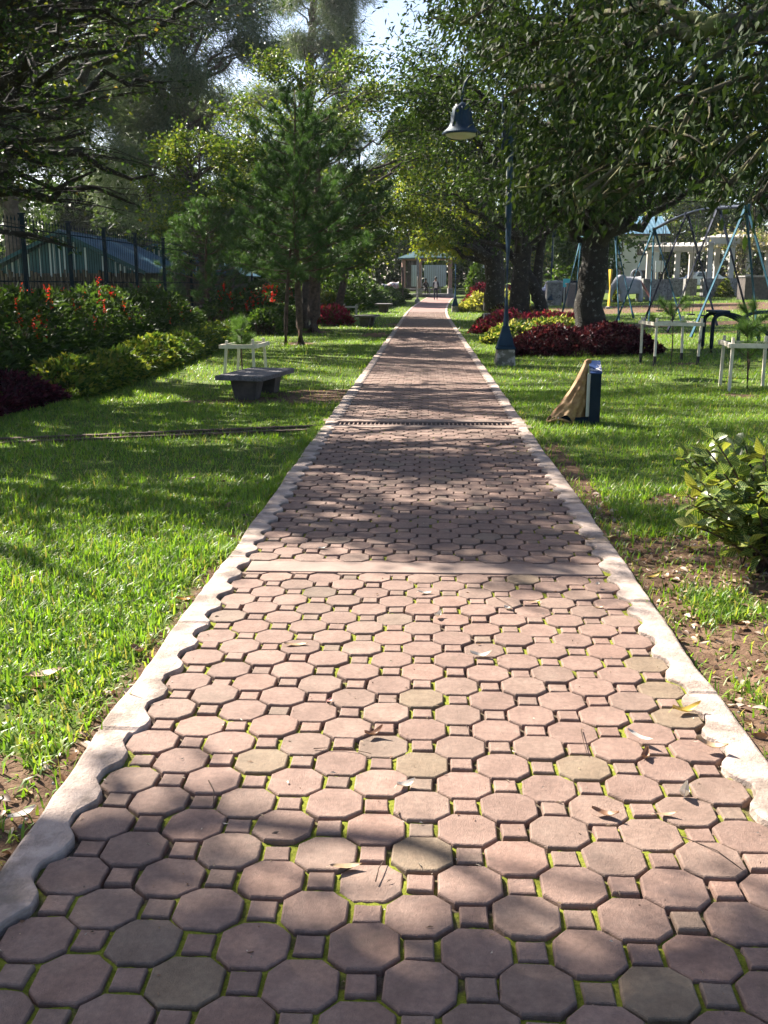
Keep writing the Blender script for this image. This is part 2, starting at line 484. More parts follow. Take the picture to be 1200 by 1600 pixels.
def make_bed():
    """sand and moss between the pavers; the pavers stand proud of it"""
    def grid(y0, y1, dx, dy, w=1.16):
        xs = np.arange(-w, w + 1e-6, dx); ys = np.append(np.arange(y0, y1, dy), y1)
        X, Y = np.meshgrid(xs, ys)
        return X, Y
    V = []; F = []; T = []; n = 0
    for y0, y1, dx, dy in ((0.6, 7.0, 0.017, 0.017), (7.0, Y_DR0, 0.087, 0.087), (Y_DR1, 58.0, 0.29, 0.5), (58.0, 90.0, 0.29, 0.5)):
        X, Y = grid(y0, y1, dx, dy)
        mm = moss_mask(X, Y)
        Z = -0.022 + 0.006 * (vnoise(X, Y, 0.03, 44) - 0.5)
        if dx < 0.1:
            Z = Z + mm * (0.006 + 0.008 * vnoise(X, Y, 0.018, 45))
        if y0 >= 58: Z = Z * 0 - 0.004
        Xw = X + cx(Y)
        v = np.stack([Xw, Y, Z + gz(0 * X, Y)], -1).reshape(-1, 3)
        ny, nx = X.shape
        i = np.arange(ny - 1)[:, None] * nx + np.arange(nx - 1)[None]
        F.append(np.stack([i, i + 1, i + nx + 1, i + nx], -1).reshape(-1, 4) + n)
        V.append(v); n += len(v)
        far = np.full(X.shape, 1.0 if y0 >= 58 else 0.0)
        T.append(np.stack([mm, vnoise(X, Y, 0.05, 46), far], -1).reshape(-1, 3))
    m, nt, b = nodes('path_bed')
    a = N(nt, 'ShaderNodeAttribute', attribute_name='tint')
    sep = N(nt, 'ShaderNodeSeparateColor'); nt.links.new(a.outputs['Color'], sep.inputs[0])
    t = tex(nt, 120.0, 4, 0.7, coord='Geo')
    sand = ramp(nt, t.outputs['Fac'], [(0.3, (0.055, 0.040, 0.028)), (0.7, (0.15, 0.115, 0.085))])
    moss = ramp(nt, t.outputs['Fac'], [(0.3, (0.095, 0.115, 0.014)), (0.7, (0.25, 0.26, 0.035))])
    far = ramp(nt, tex(nt, 2.5, 4, 0.6, coord='Geo').outputs['Fac'], [(0.3, (0.22, 0.132, 0.118)), (0.7, (0.30, 0.19, 0.165))])
    c = mixc(nt, sep.outputs[0], sand, moss)
    c = mixc(nt, sep.outputs[2], c, far)
    nt.links.new(c, b.inputs['Base Color'])
    b.inputs['Roughness'].default_value = 0.95; b.inputs['Specular IOR Level'].default_value = 0.1
    bump(nt, b, t.outputs['Fac'], 0.8, 0.006)
    o = np_mesh('path', np.concatenate(V), F, m, smooth=True, tint=np.concatenate(T))
    return tag(o, 'long straight garden path of reddish octagonal pavers with mossy joints', kind='structure')
path = make_bed()

A_, E_ = 0.0882, 0.0444                        # octagon half width and half length of its straight edges
OCT = [(A_, -E_), (A_, E_), (E_, A_), (-E_, A_), (-A_, E_), (-A_, -E_), (-E_, -A_), (E_, -A_)]
S_ = 0.0370
SQR = [(S_, -S_), (S_, S_), (-S_, S_), (-S_, -S_)]

def clip_y(poly, yc, keep_above):
    out = []
    n = len(poly)
    for i in range(n):
        a, b = poly[i], poly[(i + 1) % n]
        ia = (a[1] >= yc) if keep_above else (a[1] <= yc)
        ib = (b[1] >= yc) if keep_above else (b[1] <= yc)
        if ia: out.append(a)
        if ia != ib:
            t = (yc - a[1]) / (b[1] - a[1]); out.append((a[0] + t * (b[0] - a[0]), yc))
    return out

def tile_geo(poly, cham=0.0048, depth=0.030, sides=True):
    n = len(poly)
    c = (sum(p[0] for p in poly) / n, sum(p[1] for p in poly) / n)
    def inset(k, z):
        r = []
        for x, y in poly:
            dx, dy = x - c[0], y - c[1]; L = math.hypot(dx, dy)
            s = (L - k * 1.12) / L
            r.append((c[0] + dx * s, c[1] + dy * s, z))
        return r
    vs = inset(cham, 0.0) + inset(cham * 0.4, -0.0022) + inset(0, -0.0065)
    rings = 3
    if sides:
        vs += inset(-0.002, -depth); rings = 4
    fs = [tuple(range(n))]
    for r in range(rings - 1):
        fs += [(i + r * n, i + (r + 1) * n, (i + 1) % n + (r + 1) * n, (i + 1) % n + r * n) for i in range(n)]
    return vs, fs

def tile_mesh(name, poly):
    vs, fs = tile_geo(poly)
    me = bpy.data.meshes.new(name); me.from_pydata(vs, [], fs); me.update()
    me.materials.append(M['paver'])
    return me

def worn(poly, g):
    """the same outline with slightly uneven, chipped edges"""
    out = []
    n = len(poly)
    for i in range(n):
        a, b = poly[i], poly[(i + 1) % n]
        k = 1 - (0.05 * g.random() if g.random() < .25 else 0.008 * g.random())
        out.append((a[0] * k + g.normal(0, .0006), a[1] * k + g.normal(0, .0006)))
        t = g.uniform(.3, .7); k = 1 - (0.03 * g.random() if g.random() < .18 else 0.006 * g.random())
        out.append(((a[0] * (1 - t) + b[0] * t) * k, (a[1] * (1 - t) + b[1] * t) * k))
    return out

def make_pavers():
    prng = np.random.default_rng(5)
    oct_mes = [tile_mesh('octagon_paver', worn(OCT, prng)) for _ in range(9)]; sq_mes = [tile_mesh('square_paver', worn(SQR, prng)) for _ in range(7)]
    olive = [gp(*p) for p in ((660, 1193), (658, 1090), (915, 1193), (657, 1335), (283, 1530), (403, 1193), (1030, 1535), (1020, 1035), (1068, 1112), (1045, 1070), (500, 940), (820, 905))]
    n_oct = n_sq = 0
    sv = []; sf3 = []; st = []
    k = int((1.05 - Y_ROW) / P)
    tint_of = {}
    while True:
        yc = Y_ROW + k * P
        if yc > 57.9: break
        for c in range(15):
            is_oct = (c + k) % 2 != 0
            x = (c - 7) * P
            poly = OCT if is_oct else SQR
            cut = None
            for e0, e1 in ((Y_DIV0 - 0.006, Y_DIV1 + 0.006), (Y_DR0 - 0.01, Y_DR1 + 0.01)):
                lo = yc - A_; hi = yc + A_
                if hi > e0 and lo < e1:
                    cut = (e0, True) if yc < (e0 + e1) / 2 else (e1, False)
            if cut:
                poly = clip_y(poly, cut[0] - yc, not cut[1])
                if len(poly) < 3 or (max(p[1] for p in poly) - min(p[1] for p in poly)) < 0.022: continue
            g = 1 + 0.06 * prng.standard_normal()
            r_ = prng.random()
            tint = np.array([1.0, 1.0, 1.0]) * np.clip(g, 0.75, 1.22)
            if r_ < 0.22: tint = tint * (0.96, 1.0, 0.99)
            elif r_ < 0.34: tint = tint * (1.03, 0.99, 0.97)
            elif r_ < 0.375: tint = tint * (0.86, 0.95, 0.91)
            for ol in olive:
                if is_oct and math.hypot(ol.x - x, ol.y - yc) < 0.09: tint = np.array([0.90, 1.01, 0.86])
            dx, dy = prng.normal(0, 0.0022, 2); dz = prng.normal(0, 0.0022); rz = prng.normal(0, 0.018); tx, ty = prng.normal(0, 0.010, 2)
            if (is_oct and n_oct < 300) or (not is_oct and n_sq < 300):
                if cut:
                    me = tile_mesh('cut_paver', poly)
                else:
                    me = oct_mes[prng.integers(9)] if is_oct else sq_mes[prng.integers(7)]
                o = bpy.data.objects.new('octagon_paver' if is_oct else 'square_paver', me)
                o.location = (x + dx, yc + dy, dz)
                o.rotation_euler = (tx, ty, rz if not cut else 0)
                o.color = (*tint, 1)
                link(o, path)
                if is_oct: n_oct += 1
                else: n_sq += 1
            else:
                vs, fs = tile_geo(poly, sides=yc < 10)
                zb = float(gz(0, yc))
                n0 = len(sv)
                sv += [(vx + x + dx, vy + yc + dy, vz + zb + dz + vx * tx * 0.6 + vy * ty * 0.6) for vx, vy, vz in vs]
                sf3 += [tuple(i + n0 for i in f) for f in fs]
                st += [tint] * len(vs)
        k += 1
    me = bpy.data.meshes.new('far_pavers'); me.from_pydata(sv, [], sf3)
    a = me.attributes.new('tint', 'FLOAT_COLOR', 'POINT')
    c4 = np.ones((len(sv), 4), np.float32); c4[:, :3] = np.array(st); a.data.foreach_set('color', c4.ravel())
    me.update(); me.materials.append(M['paver_far'])
    o = bpy.data.objects.new('paver_field', me); link(o, path); o['kind'] = 'stuff'
make_pavers()

def make_kerb(side):
    """cast concrete kerb: straight outside, scalloped round the end octagons inside"""
    base = 7 * P
    ys = np.concatenate([np.arange(0.8, 16, P / 10), np.arange(16, 58, P / 4), np.arange(58, 91, 0.5)])
    rows = (ys - Y_ROW) / P
    w = 0.5 * (1 + np.cos(np.pi * (rows - 1)))          # 1 on rows that end in an octagon
    w = np.clip(1.25 * (w - .5) + .5, 0, 1)
    inner = base + 0.058 + 0.046 * w + 0.014 * (vnoise(ys, 0 * ys, 0.2, 51 + side) - 0.5) + 0.008 * (vnoise(ys, 0 * ys, 0.045, 57 + side) - 0.5)
    inner = np.where(ys > 58, base + 0.085, inner)
    outer = HALF - 0.008 + 0.03 * (vnoise(ys, 0 * ys + 3, 0.5, 53 + side) - 0.5) + 0.008 * (vnoise(ys, 0 * ys, 0.09, 54 + side) - 0.5)
    zt = 0.011 + 0.006 * (vnoise(ys, 0 * ys, 0.8, 55 + side) - 0.5)
    jt = np.abs(((ys + 0.37 * side) / 1.18) % 1.0 - 0.5) * 1.18
    zt = zt - 0.009 * (jt < P / 10 * 0.8) * (ys < 16)
    if side < 0: zt = zt + 0.004
    z0 = gz(0 * ys, ys)
    prof = [(inner, -0.035 + 0 * ys), (inner, zt - 0.006), (inner + 0.004, zt - 0.001), (inner + 0.010, zt), ((inner + outer) / 2, zt + 0.001), (outer - 0.014, zt), (outer - 0.004, zt - 0.005), (outer, zt - 0.014), (outer + 0.006, -0.12 + 0 * ys)]
    k = len(prof)
    V = np.stack([np.stack([side * a + cx(ys), ys, z + z0], -1) for a, z in prof], 1)
    n = len(ys)
    i = np.arange(n - 1)[:, None] * k + np.arange(k - 1)[None]
    f = np.stack([i, i + 1, i + k + 1, i + k], -1).reshape(-1, 4)
    if side < 0: f = f[:, ::-1]
    o = np_mesh('kerb', V.reshape(-1, 3), [f], M['kerb'], path, smooth=True)
    o.data.set_sharp_from_angle(angle=R(22))
make_kerb(-1); make_kerb(1)
mb = MB(); mb.box((0, (Y_DIV0 + Y_DIV1) / 2, -0.019), (2 * 7 * P + 0.10, Y_DIV1 - Y_DIV0, 0.05))
mb.build('concrete_strip', M['strip'], path, bevel=0.006)

# ---- drain across the path
yd = (Y_DR0 + Y_DR1) / 2
drain = thing('drain_channel', 'iron slotted drain crossing the path, with concrete gutter running into the lawn', 'drain', (0, yd, 0))
for s in (-1, 1):
    MB().box((0, s * (Y_DR1 - Y_DR0) * 0.35, -0.022), (2.46, (Y_DR1 - Y_DR0) * 0.30, 0.062)).build('frame_rail', M['strip'], drain, bevel=0.004)
MB().box((0, 0, -0.075), (2.40, Y_DR1 - Y_DR0, 0.02)).build('channel_floor', M['bark_pine'], drain)
bar_o = None
for i in range(46):
    x = -1.16 + i * 2.32 / 45
    if bar_o is None:
        bar_o = MB().box((0, 0, -0.022), (0.016, (Y_DR1 - Y_DR0) * 0.40, 0.03)).build('grate_bar', M['iron'], drain); b_ = bar_o
    else:
        b_ = bar_o.copy(); link(b_, drain)
    b_.location.x = x + random.gauss(0, 0.002)
a0, a1 = gp(520, 664), gp(-60, 688)
for off, wd in ((0.0, 0.07), (-0.26, 0.06)):
    pts = [a0.lerp(a1, t) for t in np.linspace(0, 1, 24)]
    mbg = MB()
    for q0, q1 in zip(pts[:-1], pts[1:]):
        z = 0.004 * math.sin(q0.x * 9)
        mbg.bar((q0.x, q0.y - yd + off, -0.028 + z), (q1.x - 0.012, q1.y - yd + off, -0.028 - z), 0.085, wd, up=(0, 0, 1))
    mbg.build('gutter_edge', M['bark_pine'], drain)

# ================================================================== GRASS (nobody could count it)
HEDGE_BOXES = []
def make_grass():
    g = np.random.default_rng(9)
    V = []; F3 = []; F4 = []; T = []; n = 0
    def zone(count, y0, y1, side, lmin, lmax, wmin, wmax, detail, margin=0.8, xmax=None):
        nonlocal n
        yy = np.sqrt(g.random(count) * (y1 ** 2 - y0 ** 2) + y0 ** 2)
        edge = (0.455 if side < 0 else 0.36) * yy + margin
        lim = HALF - 0.015
        xx = side * (lim + g.random(count) ** (1.0 if margin > -9 else 1.6) * np.maximum(edge - lim, 0.11))
        if side < 0: xx = np.maximum(xx, -9.5 - 3 * g.random(count))
        xx = xx + cx(yy)
        keep = g.random(count) > np.maximum(dirt(xx, yy) * 0.93, thin(xx, yy) * 0.8)
        ex = np.abs(xx - cx(yy))
        keep &= (ex > HALF + 0.0) | (g.random(count) < 0.5)
        xx, yy = xx[keep], yy[keep]
        # tufts: pull blades together a little
        c = len(xx)
        lush = 0.65 + 0.7 * vnoise(xx, yy, 0.22, 61) + 0.25 * (vnoise(xx, yy, 1.2, 62) - 0.5)
        L = (lmin + (lmax - lmin) * g.random(c) ** 1.6) * lush
        Wd = (wmin + (wmax - wmin) * g.random(c))
        az = g.random(c) * 2 * np.pi
        lean = np.clip(np.abs(g.normal(0.8, 0.4, c)), 0.05, 1.5)
        d = np.stack([np.cos(az), np.sin(az)], -1)
        s = np.stack([-np.sin(az), np.cos(az)], -1)
        z = lawn(xx, yy) - 0.006
        base = np.stack([xx, yy, z], -1)
        mid = base.copy(); mid[:, :2] += d * (L * 0.5 * np.sin(lean * 0.6))[:, None]; mid[:, 2] += L * 0.5 * np.cos(lean * 0.6)
        tip = mid.copy(); tip[:, :2] += d * (L * 0.5 * np.sin(lean * 1.35))[:, None]; tip[:, 2] += L * 0.5 * np.cos(lean * 1.35)
        S = np.concatenate([s, np.zeros((c, 1))], -1)
        if detail:
            v = np.stack([base - S * (Wd * 0.42)[:, None], base + S * (Wd * 0.42)[:, None], mid + S * (Wd * 0.5)[:, None], mid - S * (Wd * 0.5)[:, None], tip], 1)
            i = np.arange(c)[:, None] * 5 + n
            F4.append(i + np.array([[0, 1, 2, 3]])); F3.append(i + np.array([[3, 2, 4]])); k = 5
        else:
            v = np.stack([base - S * (Wd * 0.5)[:, None], base + S * (Wd * 0.5)[:, None], tip], 1)
            i = np.arange(c)[:, None] * 3 + n
            F3.append(i + np.array([[0, 1, 2]])); k = 3
        V.append(v.reshape(-1, 3)); n += c * k
        pal = np.array([[0.130, 0.232, 0.026], [0.175, 0.285, 0.036], [0.255, 0.325, 0.055], [0.088, 0.172, 0.028], [0.26, 0.25, 0.075], [0.34, 0.27, 0.14]])
        dry = np.clip(thin(xx, yy) + dirt(xx, yy) + 0.5 * (vnoise(xx, yy, 0.5, 63) - 0.5), 0, 1)
        u = g.random(c)
        idx = np.where(u < 0.30, 0, np.where(u < 0.60, 1, np.where(u < 0.78, 2, np.where(u < 0.93 - 0.12 * dry, 3, np.where(u < 0.975 - 0.05 * dry, 4, 5)))))
        col = pal[idx] * (0.8 + 0.4 * g.random((c, 1)))
        T.append(np.repeat(col, k, 0))
    for side, k in ((-1, 1.0), (1, 0.85)):
        zone(int(9000 * k), 1.9, 12.0, side, 0.05, 0.13, 0.004, 0.008, True, -99)
        zone(int(95000 * k), 1.7, 8.0, side, 0.03, 0.10, 0.0055, 0.0115, True)
        zone(int(90000 * k), 8.0, 16.0, side, 0.03, 0.09, 0.009, 0.016, False)
        zone(int(70000 * k), 16.0, 32.0, side, 0.04, 0.11, 0.012, 0.022, False, 1.5)
        zone(int(52000 * k), 32.0, 75.0, side, 0.05, 0.13, 0.03, 0.05, False, 3)
    o = np_mesh('grass', np.concatenate(V), [np.concatenate(F3), np.concatenate(F4)], M['grass'], tint=np.concatenate(T))
    tag(o, 'bright green lawn grass on both sides of the path', 'grass', kind='stuff')
make_grass()
# ================================================================== LEAVES AND TREES
def unit(a):
    return a / np.maximum(np.linalg.norm(a, axis=-1, keepdims=True), 1e-9)

def leaf_cards(g, pts, axis, length, width, cols, big=False, curl=0.25, fold=0.35):
    """one folded leaf per point; axis = growth direction. returns verts, faces, tint, uv"""
    n = len(pts)
    axis = unit(axis)
    rnd = unit(g.normal(size=(n, 3)) + np.array([0, 0, 0.9]))
    side = unit(np.cross(axis, rnd))
    nor = np.cross(side, axis)
    L = length[:, None]; W = width[:, None]
    if not big:
        b = pts; t = pts + axis * L - nor * L * curl * 0.5
        m = pts + axis * L * 0.45 + nor * W * fold * 0.3
        l = m + side * W * 0.5 + nor * W * fold * 0.4; r = m - side * W * 0.5 + nor * W * fold * 0.4
        v = np.stack([b, r, t, l], 1).reshape(-1, 3)
        i = np.arange(n)[:, None] * 4
        f = np.concatenate([i + np.array([[0, 1, 2]]), i + np.array([[0, 2, 3]])])
        uv = np.tile(np.array([[0, .5], [.45, 0], [1, .5], [.45, 1]]), (n, 1))
        return v, [f], np.repeat(cols, 4, 0), uv
    if big == 'mid':
        b = pts; t = pts + axis * L - nor * L * curl
        m = pts + axis * L * 0.42 - nor * L * curl * 0.16
        l = m + side * W * 0.5 + nor * W * fold * 0.5; r = m - side * W * 0.5 + nor * W * fold * 0.5
        v = np.stack([b, r, t, l, m], 1).reshape(-1, 3)
        i = np.arange(n)[:, None] * 5
        f = np.concatenate([i + np.array([q]) for q in ([0, 1, 4], [0, 4, 3], [4, 1, 2], [3, 4, 2])])
        return v, [f], np.repeat(cols, 5, 0), np.tile(np.array([[0, .5], [.42, 0], [1, .5], [.42, 1], [.42, .5]]), (n, 1))
    rows = []; uvs = []
    prof = [(0.0, 0.02), (0.22, 0.72), (0.48, 1.0), (0.76, 0.62), (1.0, 0.0)]
    for t, w in prof:
        c = pts + axis * L * t - nor * L * curl * t * t
        if w < 0.01:
            rows.append([c]); uvs.append([(t, .5)])
        else:
            up = nor * W * 0.5 * w * fold
            rows.append([c + side * W * 0.5 * w + up, c, c - side * W * 0.5 * w + up]); uvs.append([(t, .5 + .5 * w), (t, .5), (t, .5 - .5 * w)])
    flat = [x for r in rows for x in r]; k = len(flat)
    v = np.stack(flat, 1).reshape(-1, 3)
    i = np.arange(n)[:, None] * k
    q = []; 
    for r in range(3):
        a = r * 3
        q += [[a, a + 1, a + 4, a + 3], [a + 1, a + 2, a + 5, a + 4]]
    f4 = np.concatenate([i + np.array([x]) for x in q])
    f3 = np.concatenate([i + np.array([[9, 10, 12]]), i + np.array([[10, 11, 12]])])
    uv = np.tile(np.array([x for u in uvs for x in u]), (n, 1))
    return v, [f4, f3], np.repeat(cols, k, 0), uv

def needles(g, pts, axis, length, width, cols):
    n = len(pts)
    axis = unit(axis)
    side = unit(np.cross(axis, g.normal(size=(n, 3))))
    v = np.stack([pts - side * width[:, None] * .5, pts + side * width[:, None] * .5, pts + axis * length[:, None]], 1).reshape(-1, 3)
    i = np.arange(n)[:, None] * 3
    return v, [i + np.array([[0, 1, 2]])], np.repeat(cols, 3, 0), None

def palette(g, n, pal, weights=None, var=0.25):
    pal = np.array(pal, float)
    idx = g.choice(len(pal), n, p=None if weights is None else np.array(weights) / np.sum(weights))
    return pal[idx] * (1 - var / 2 + var * g.random((n, 1)))

def bez(p0, p1, p2, n):
    t = np.linspace(0, 1, n)[:, None]
    p0, p1, p2 = [np.array(p, float) for p in (p0, p1, p2)]
    return (1 - t) ** 2 * p0 + 2 * t * (1 - t) * p1 + t * t * p2

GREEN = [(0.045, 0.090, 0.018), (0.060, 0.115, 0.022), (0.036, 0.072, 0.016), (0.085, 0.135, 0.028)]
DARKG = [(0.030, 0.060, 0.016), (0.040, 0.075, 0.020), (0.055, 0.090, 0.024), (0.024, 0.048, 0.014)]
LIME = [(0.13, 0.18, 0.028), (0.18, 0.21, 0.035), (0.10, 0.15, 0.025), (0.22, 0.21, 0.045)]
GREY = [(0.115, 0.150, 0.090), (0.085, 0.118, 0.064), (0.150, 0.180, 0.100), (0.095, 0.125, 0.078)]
PINE = [(0.052, 0.115, 0.034), (0.068, 0.140, 0.038), (0.040, 0.085, 0.028), (0.095, 0.160, 0.042)]

def broad_tree(name, label, base, trunk, trad, clumps, leaf=(0.10, 0.045), pal=GREEN, weights=None, dens=1.0, bark='bark', mat='leaf', seed=1, twigs=10, big=False, droop=0.5, group=None, kind='leaf', limb_r=0.45, min_att=0.25, sigma=0.22, sides=9, slope=0.55, twig_from=0.45, extra_wood=None):
    """trunk: local polyline; clumps: (centre, radius(3), n leaves) in local space. Limbs run from the trunk into each clump, twigs spread inside it, leaves sit on the twigs."""
    g = np.random.default_rng(seed)
    base = Vector(base)
    root = thing(name, label, 'tree', base, 0, group)
    wood = MB()
    tp = np.array(trunk, float)
    # resample trunk
    seg = np.linalg.norm(np.diff(tp, axis=0), axis=1); cum = np.concatenate([[0], np.cumsum(seg)]); tl = cum[-1]
    nn = max(8, int(tl / 0.35))
    tt = np.linspace(0, tl, nn)
    P_ = np.stack([np.interp(tt, cum, tp[:, k]) for k in range(3)], -1)
    P_[1:-1] = (P_[:-2] + 2 * P_[1:-1] + P_[2:]) / 4
    rad = np.interp(tt, [0, tl * 0.04, tl * 0.12, tl * 0.7, tl], [trad * 1.55, trad * 1.2, trad, trad * 0.62, trad * 0.25])
    P_[1:, :2] += g.normal(0, trad * 0.10, (nn - 1, 2))
    wood.tube(P_, rad * (1 + 0.06 * g.standard_normal(nn)), sides + 3)
    Vp = []; Va = []
    for cen, rr, nl in clumps:
        cen = np.array(cen, float); rr = np.array(rr if hasattr(rr, '__len__') else (rr, rr, rr * 0.75), float)
        hd = np.linalg.norm(P_[:, :2] - cen[:2], axis=1)
        score = np.abs(P_[:, 2] - (cen[2] - slope * hd)) + (tt < tl * min_att) * 50
        a = int(np.argmin(score)); p0 = P_[a]
        dist = np.linalg.norm(cen - p0)
        ctl = p0 + (cen - p0) * 0.45 + np.array([0, 0, 0.22 * dist]) + g.normal(0, 0.08 * dist, 3)
        m = max(6, int(dist / 0.4))
        lp = bez(p0, ctl, cen, m); lp[1:-1] += g.normal(0, 0.028 * min(dist, 5.0), (m - 2, 3))
        r0 = min(rad[a] * limb_r * (0.6 + 0.1 * dist), rad[a] * 0.8)
        wood.tube(lp, np.linspace(r0, 0.018, m), 6)
        for _ in range(twigs):
            s = int(m * (twig_from + (1 - twig_from) * g.random())); s = min(s, m - 1)
            d = unit(g.normal(size=3)); d[2] = d[2] * 0.8
            q = cen + d * rr * g.random() ** 0.4
            q0 = lp[s]
            mid = (q0 + q) / 2 + g.normal(0, 0.1, 3) * np.linalg.norm(q - q0) + np.array([0, 0, 0.1 * np.linalg.norm(q - q0)])
            tw = bez(q0, mid, q, 5)
            wood.tube(tw, [0.016, 0.013, 0.010, 0.007, 0.004] if trad > 0.1 else [0.01, 0.008, 0.006, 0.005, 0.003], 3, cap=False)
            k = max(1, int(nl * dens / twigs))
            u = (0.25 + 0.8 * g.random(k) ** 0.7)
            pt = (1 - u)[:, None] ** 2 * tw[0] + (2 * u * (1 - u))[:, None] * tw[2] + (u ** 2)[:, None] * tw[-1]
            pt = pt + g.normal(0, 1, (k, 3)) * sigma * rr.mean()
            ax = unit(tw[-1] - tw[0]) + g.normal(0, 0.7, (k, 3)) + np.array([0, 0, -droop])
            Vp.append(pt); Va.append(ax)
    for pl, r0_, r1_ in (extra_wood or ()):
        wood.tube(pl, np.linspace(r0_, r1_, len(pl)), 9)
    tr = wood.build('trunk', M[bark], root, smooth=True)
    pts = np.concatenate(Vp); ax = np.concatenate(Va); n = len(pts)
    cols = palette(g, n, pal, weights)
    ln = leaf[0] * (0.6 + 0.7 * g.random(n)); wd = leaf[1] * (0.7 + 0.6 * g.random(n))
    if kind == 'leaf': v, f, t, uv = leaf_cards(g, pts, ax, ln, wd, cols, big)
    else: v, f, t, uv = needles(g, pts, ax, ln, wd, cols)
    np_mesh('crown', v, f, M[mat], root, tint=t)
    return root

def ball_clumps(g, c, R3, n, nl, rc):
    """clumps spread through an ellipsoid, more near its skin"""
    out = []
    for _ in range(n):
        d = unit(g.normal(size=3)); r = 0.45 + 0.55 * g.random() ** 0.5
        out.append((np.array(c) + d * np.array(R3) * r, rc * (0.7 + 0.6 * g.random()), int(nl * (0.6 + 0.8 * g.random()))))
    return out

def pine(name, label, base, height, rad, crown_w, start, seed, lean=(0, 0), nlen=0.16, ntuft=34, wid=0.010, group=None, trunk_only_below=True):
    g = np.random.default_rng(seed)
    root = thing(name, label, 'tree', base, 0, group)
    wood = MB()
    n = 14
    t = np.linspace(0, 1, n)
    tp = np.stack([lean[0] * t ** 1.3 + 0.05 * np.sin(4 * t + seed), lean[1] * t ** 1.3 + 0.05 * np.cos(3 * t + seed), height * t], -1)
    wood.tube(tp, np.interp(t, [0, .05, .6, 1], [rad * 1.35, rad, rad * .55, 0.012]), 10)
    Vp = []; Va = []
    z = start
    while z < height * 0.97:
        u = z / height; rel = (z - start) / (height - start)
        c = np.array([np.interp(u, t, tp[:, k]) for k in range(3)])
        Lb = crown_w * (1 - rel) ** 0.75 * (0.55 + 0.45 * min(1, rel / 0.12 + 0.3)) + 0.18
        nb = int(4 + 2 * g.random())
        a0 = g.random() * 6.28
        for b in range(nb):
            a = a0 + b * 6.28 / nb + g.normal(0, 0.25)
            L = Lb * (0.6 + 0.55 * g.random())
            d = np.array([math.cos(a), math.sin(a), 0])
            rise = 0.15 + 0.5 * rel
            e = c + d * L + np.array([0, 0, L * rise])
            lp = bez(c, c + d * L * .55 + np.array([0, 0, -0.02 * L]), e, 7)
            wood.tube(lp, np.linspace(max(0.010, rad * .28 * (1 - rel * .6)), 0.006, 7), 5, cap=False)
            sub = max(4, int(L * 6.5))
            for s in range(sub):
                w = 0.42 + 0.58 * (s + g.random()) / sub
                q = np.array([np.interp(w, np.linspace(0, 1, 7), lp[:, k]) for k in range(3)])
                dd = unit(lp[-1] - lp[-3] + g.normal(0, 0.33, 3) * L + np.array([0, 0, 0.35 * L]))
                sl = (0.12 + 0.22 * g.random()) * (1.15 - w * 0.4) * min(1.4, 0.6 + L * .5)
                q2 = q + dd * sl
                wood.tube([q, q2], [0.006, 0.004], 3, cap=False)
                k = int(ntuft * (0.7 + 0.6 * g.random()))
                uu = g.random(k)
                Vp.append(q + (q2 - q) * (0.2 + 0.8 * uu)[:, None])
                Va.append(dd * 0.85 + unit(g.normal(size=(k, 3))) * 0.9 + np.array([0, 0, 0.10]))
        z += (0.30 + 0.12 * g.random()) * max(0.55, height / 8)
    wood.build('trunk', M['bark_pine'], root, smooth=True)
    pts = np.concatenate(Vp); ax = np.concatenate(Va); m = len(pts)
    cols = palette(g, m, PINE, None, 0.4)
    v, f, tt, _ = needles(g, pts, ax, nlen * (0.7 + 0.5 * g.random(m)), np.full(m, wid), cols)
    np_mesh('crown', v, f, M['needle'], root, tint=tt)
    return root

# ---- row of three young pines and a leaning one left of the path
b_ = gp(470, 537); pine('pine_tree', 'young dark green pine with straight thick stem, nearest tall one left of path', (b_.x, b_.y, b_.z - .04), 6.7, 0.105, 2.15, 1.75, 3, (-0.1, 0.2), 0.21, 80, 0.014)
b_ = gp(449, 537); pine('pine_tree', 'slim young pine with thin crooked stem left of the thicker pine', (b_.x, b_.y, b_.z - .04), 5.1, 0.062, 1.15, 1.7, 4, (0.35, 0.1), 0.19, 50, 0.013)
b_ = gp(492, 518); pine('pine_tree', 'tall pine with broad dark stem beside thin white post', (b_.x, b_.y, b_.z - .04), 7.3, 0.24, 3.0, 2.1, 5, (0.2, 0.0), 0.23, 78, 0.017)
b_ = gp(527, 500); pine('pine_tree', 'leaning sunlit pine by the dark planter box', (b_.x, b_.y, b_.z - .04), 6.6, 0.20, 2.6, 2.3, 6, (1.5, 0.3), 0.25, 66, 0.020)
# long sunlit pine limb over the shed
pine('pine_tree', 'bushy young pine in front of the shed roofs behind red flowers', (-8.0, 36.5, float(gz(-8, 36)) - .04), 4.4, 0.09, 2.1, 1.0, 8, (0.3, -0.2), 0.20, 70, 0.014)

# ---- leafy tree behind the pines
g8 = np.random.default_rng(80)
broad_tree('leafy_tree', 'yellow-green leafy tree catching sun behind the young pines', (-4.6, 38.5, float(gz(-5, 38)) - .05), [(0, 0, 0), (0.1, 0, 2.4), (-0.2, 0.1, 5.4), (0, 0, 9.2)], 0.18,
           ball_clumps(g8, (1.0, 0, 6.6), (5.0, 3.0, 4.2), 44, 420, 1.0), (0.16, 0.085), LIME[:3] + GREEN, None, 1.0, 'bark_grey', 'leaf', 21, 9, droop=0.3)

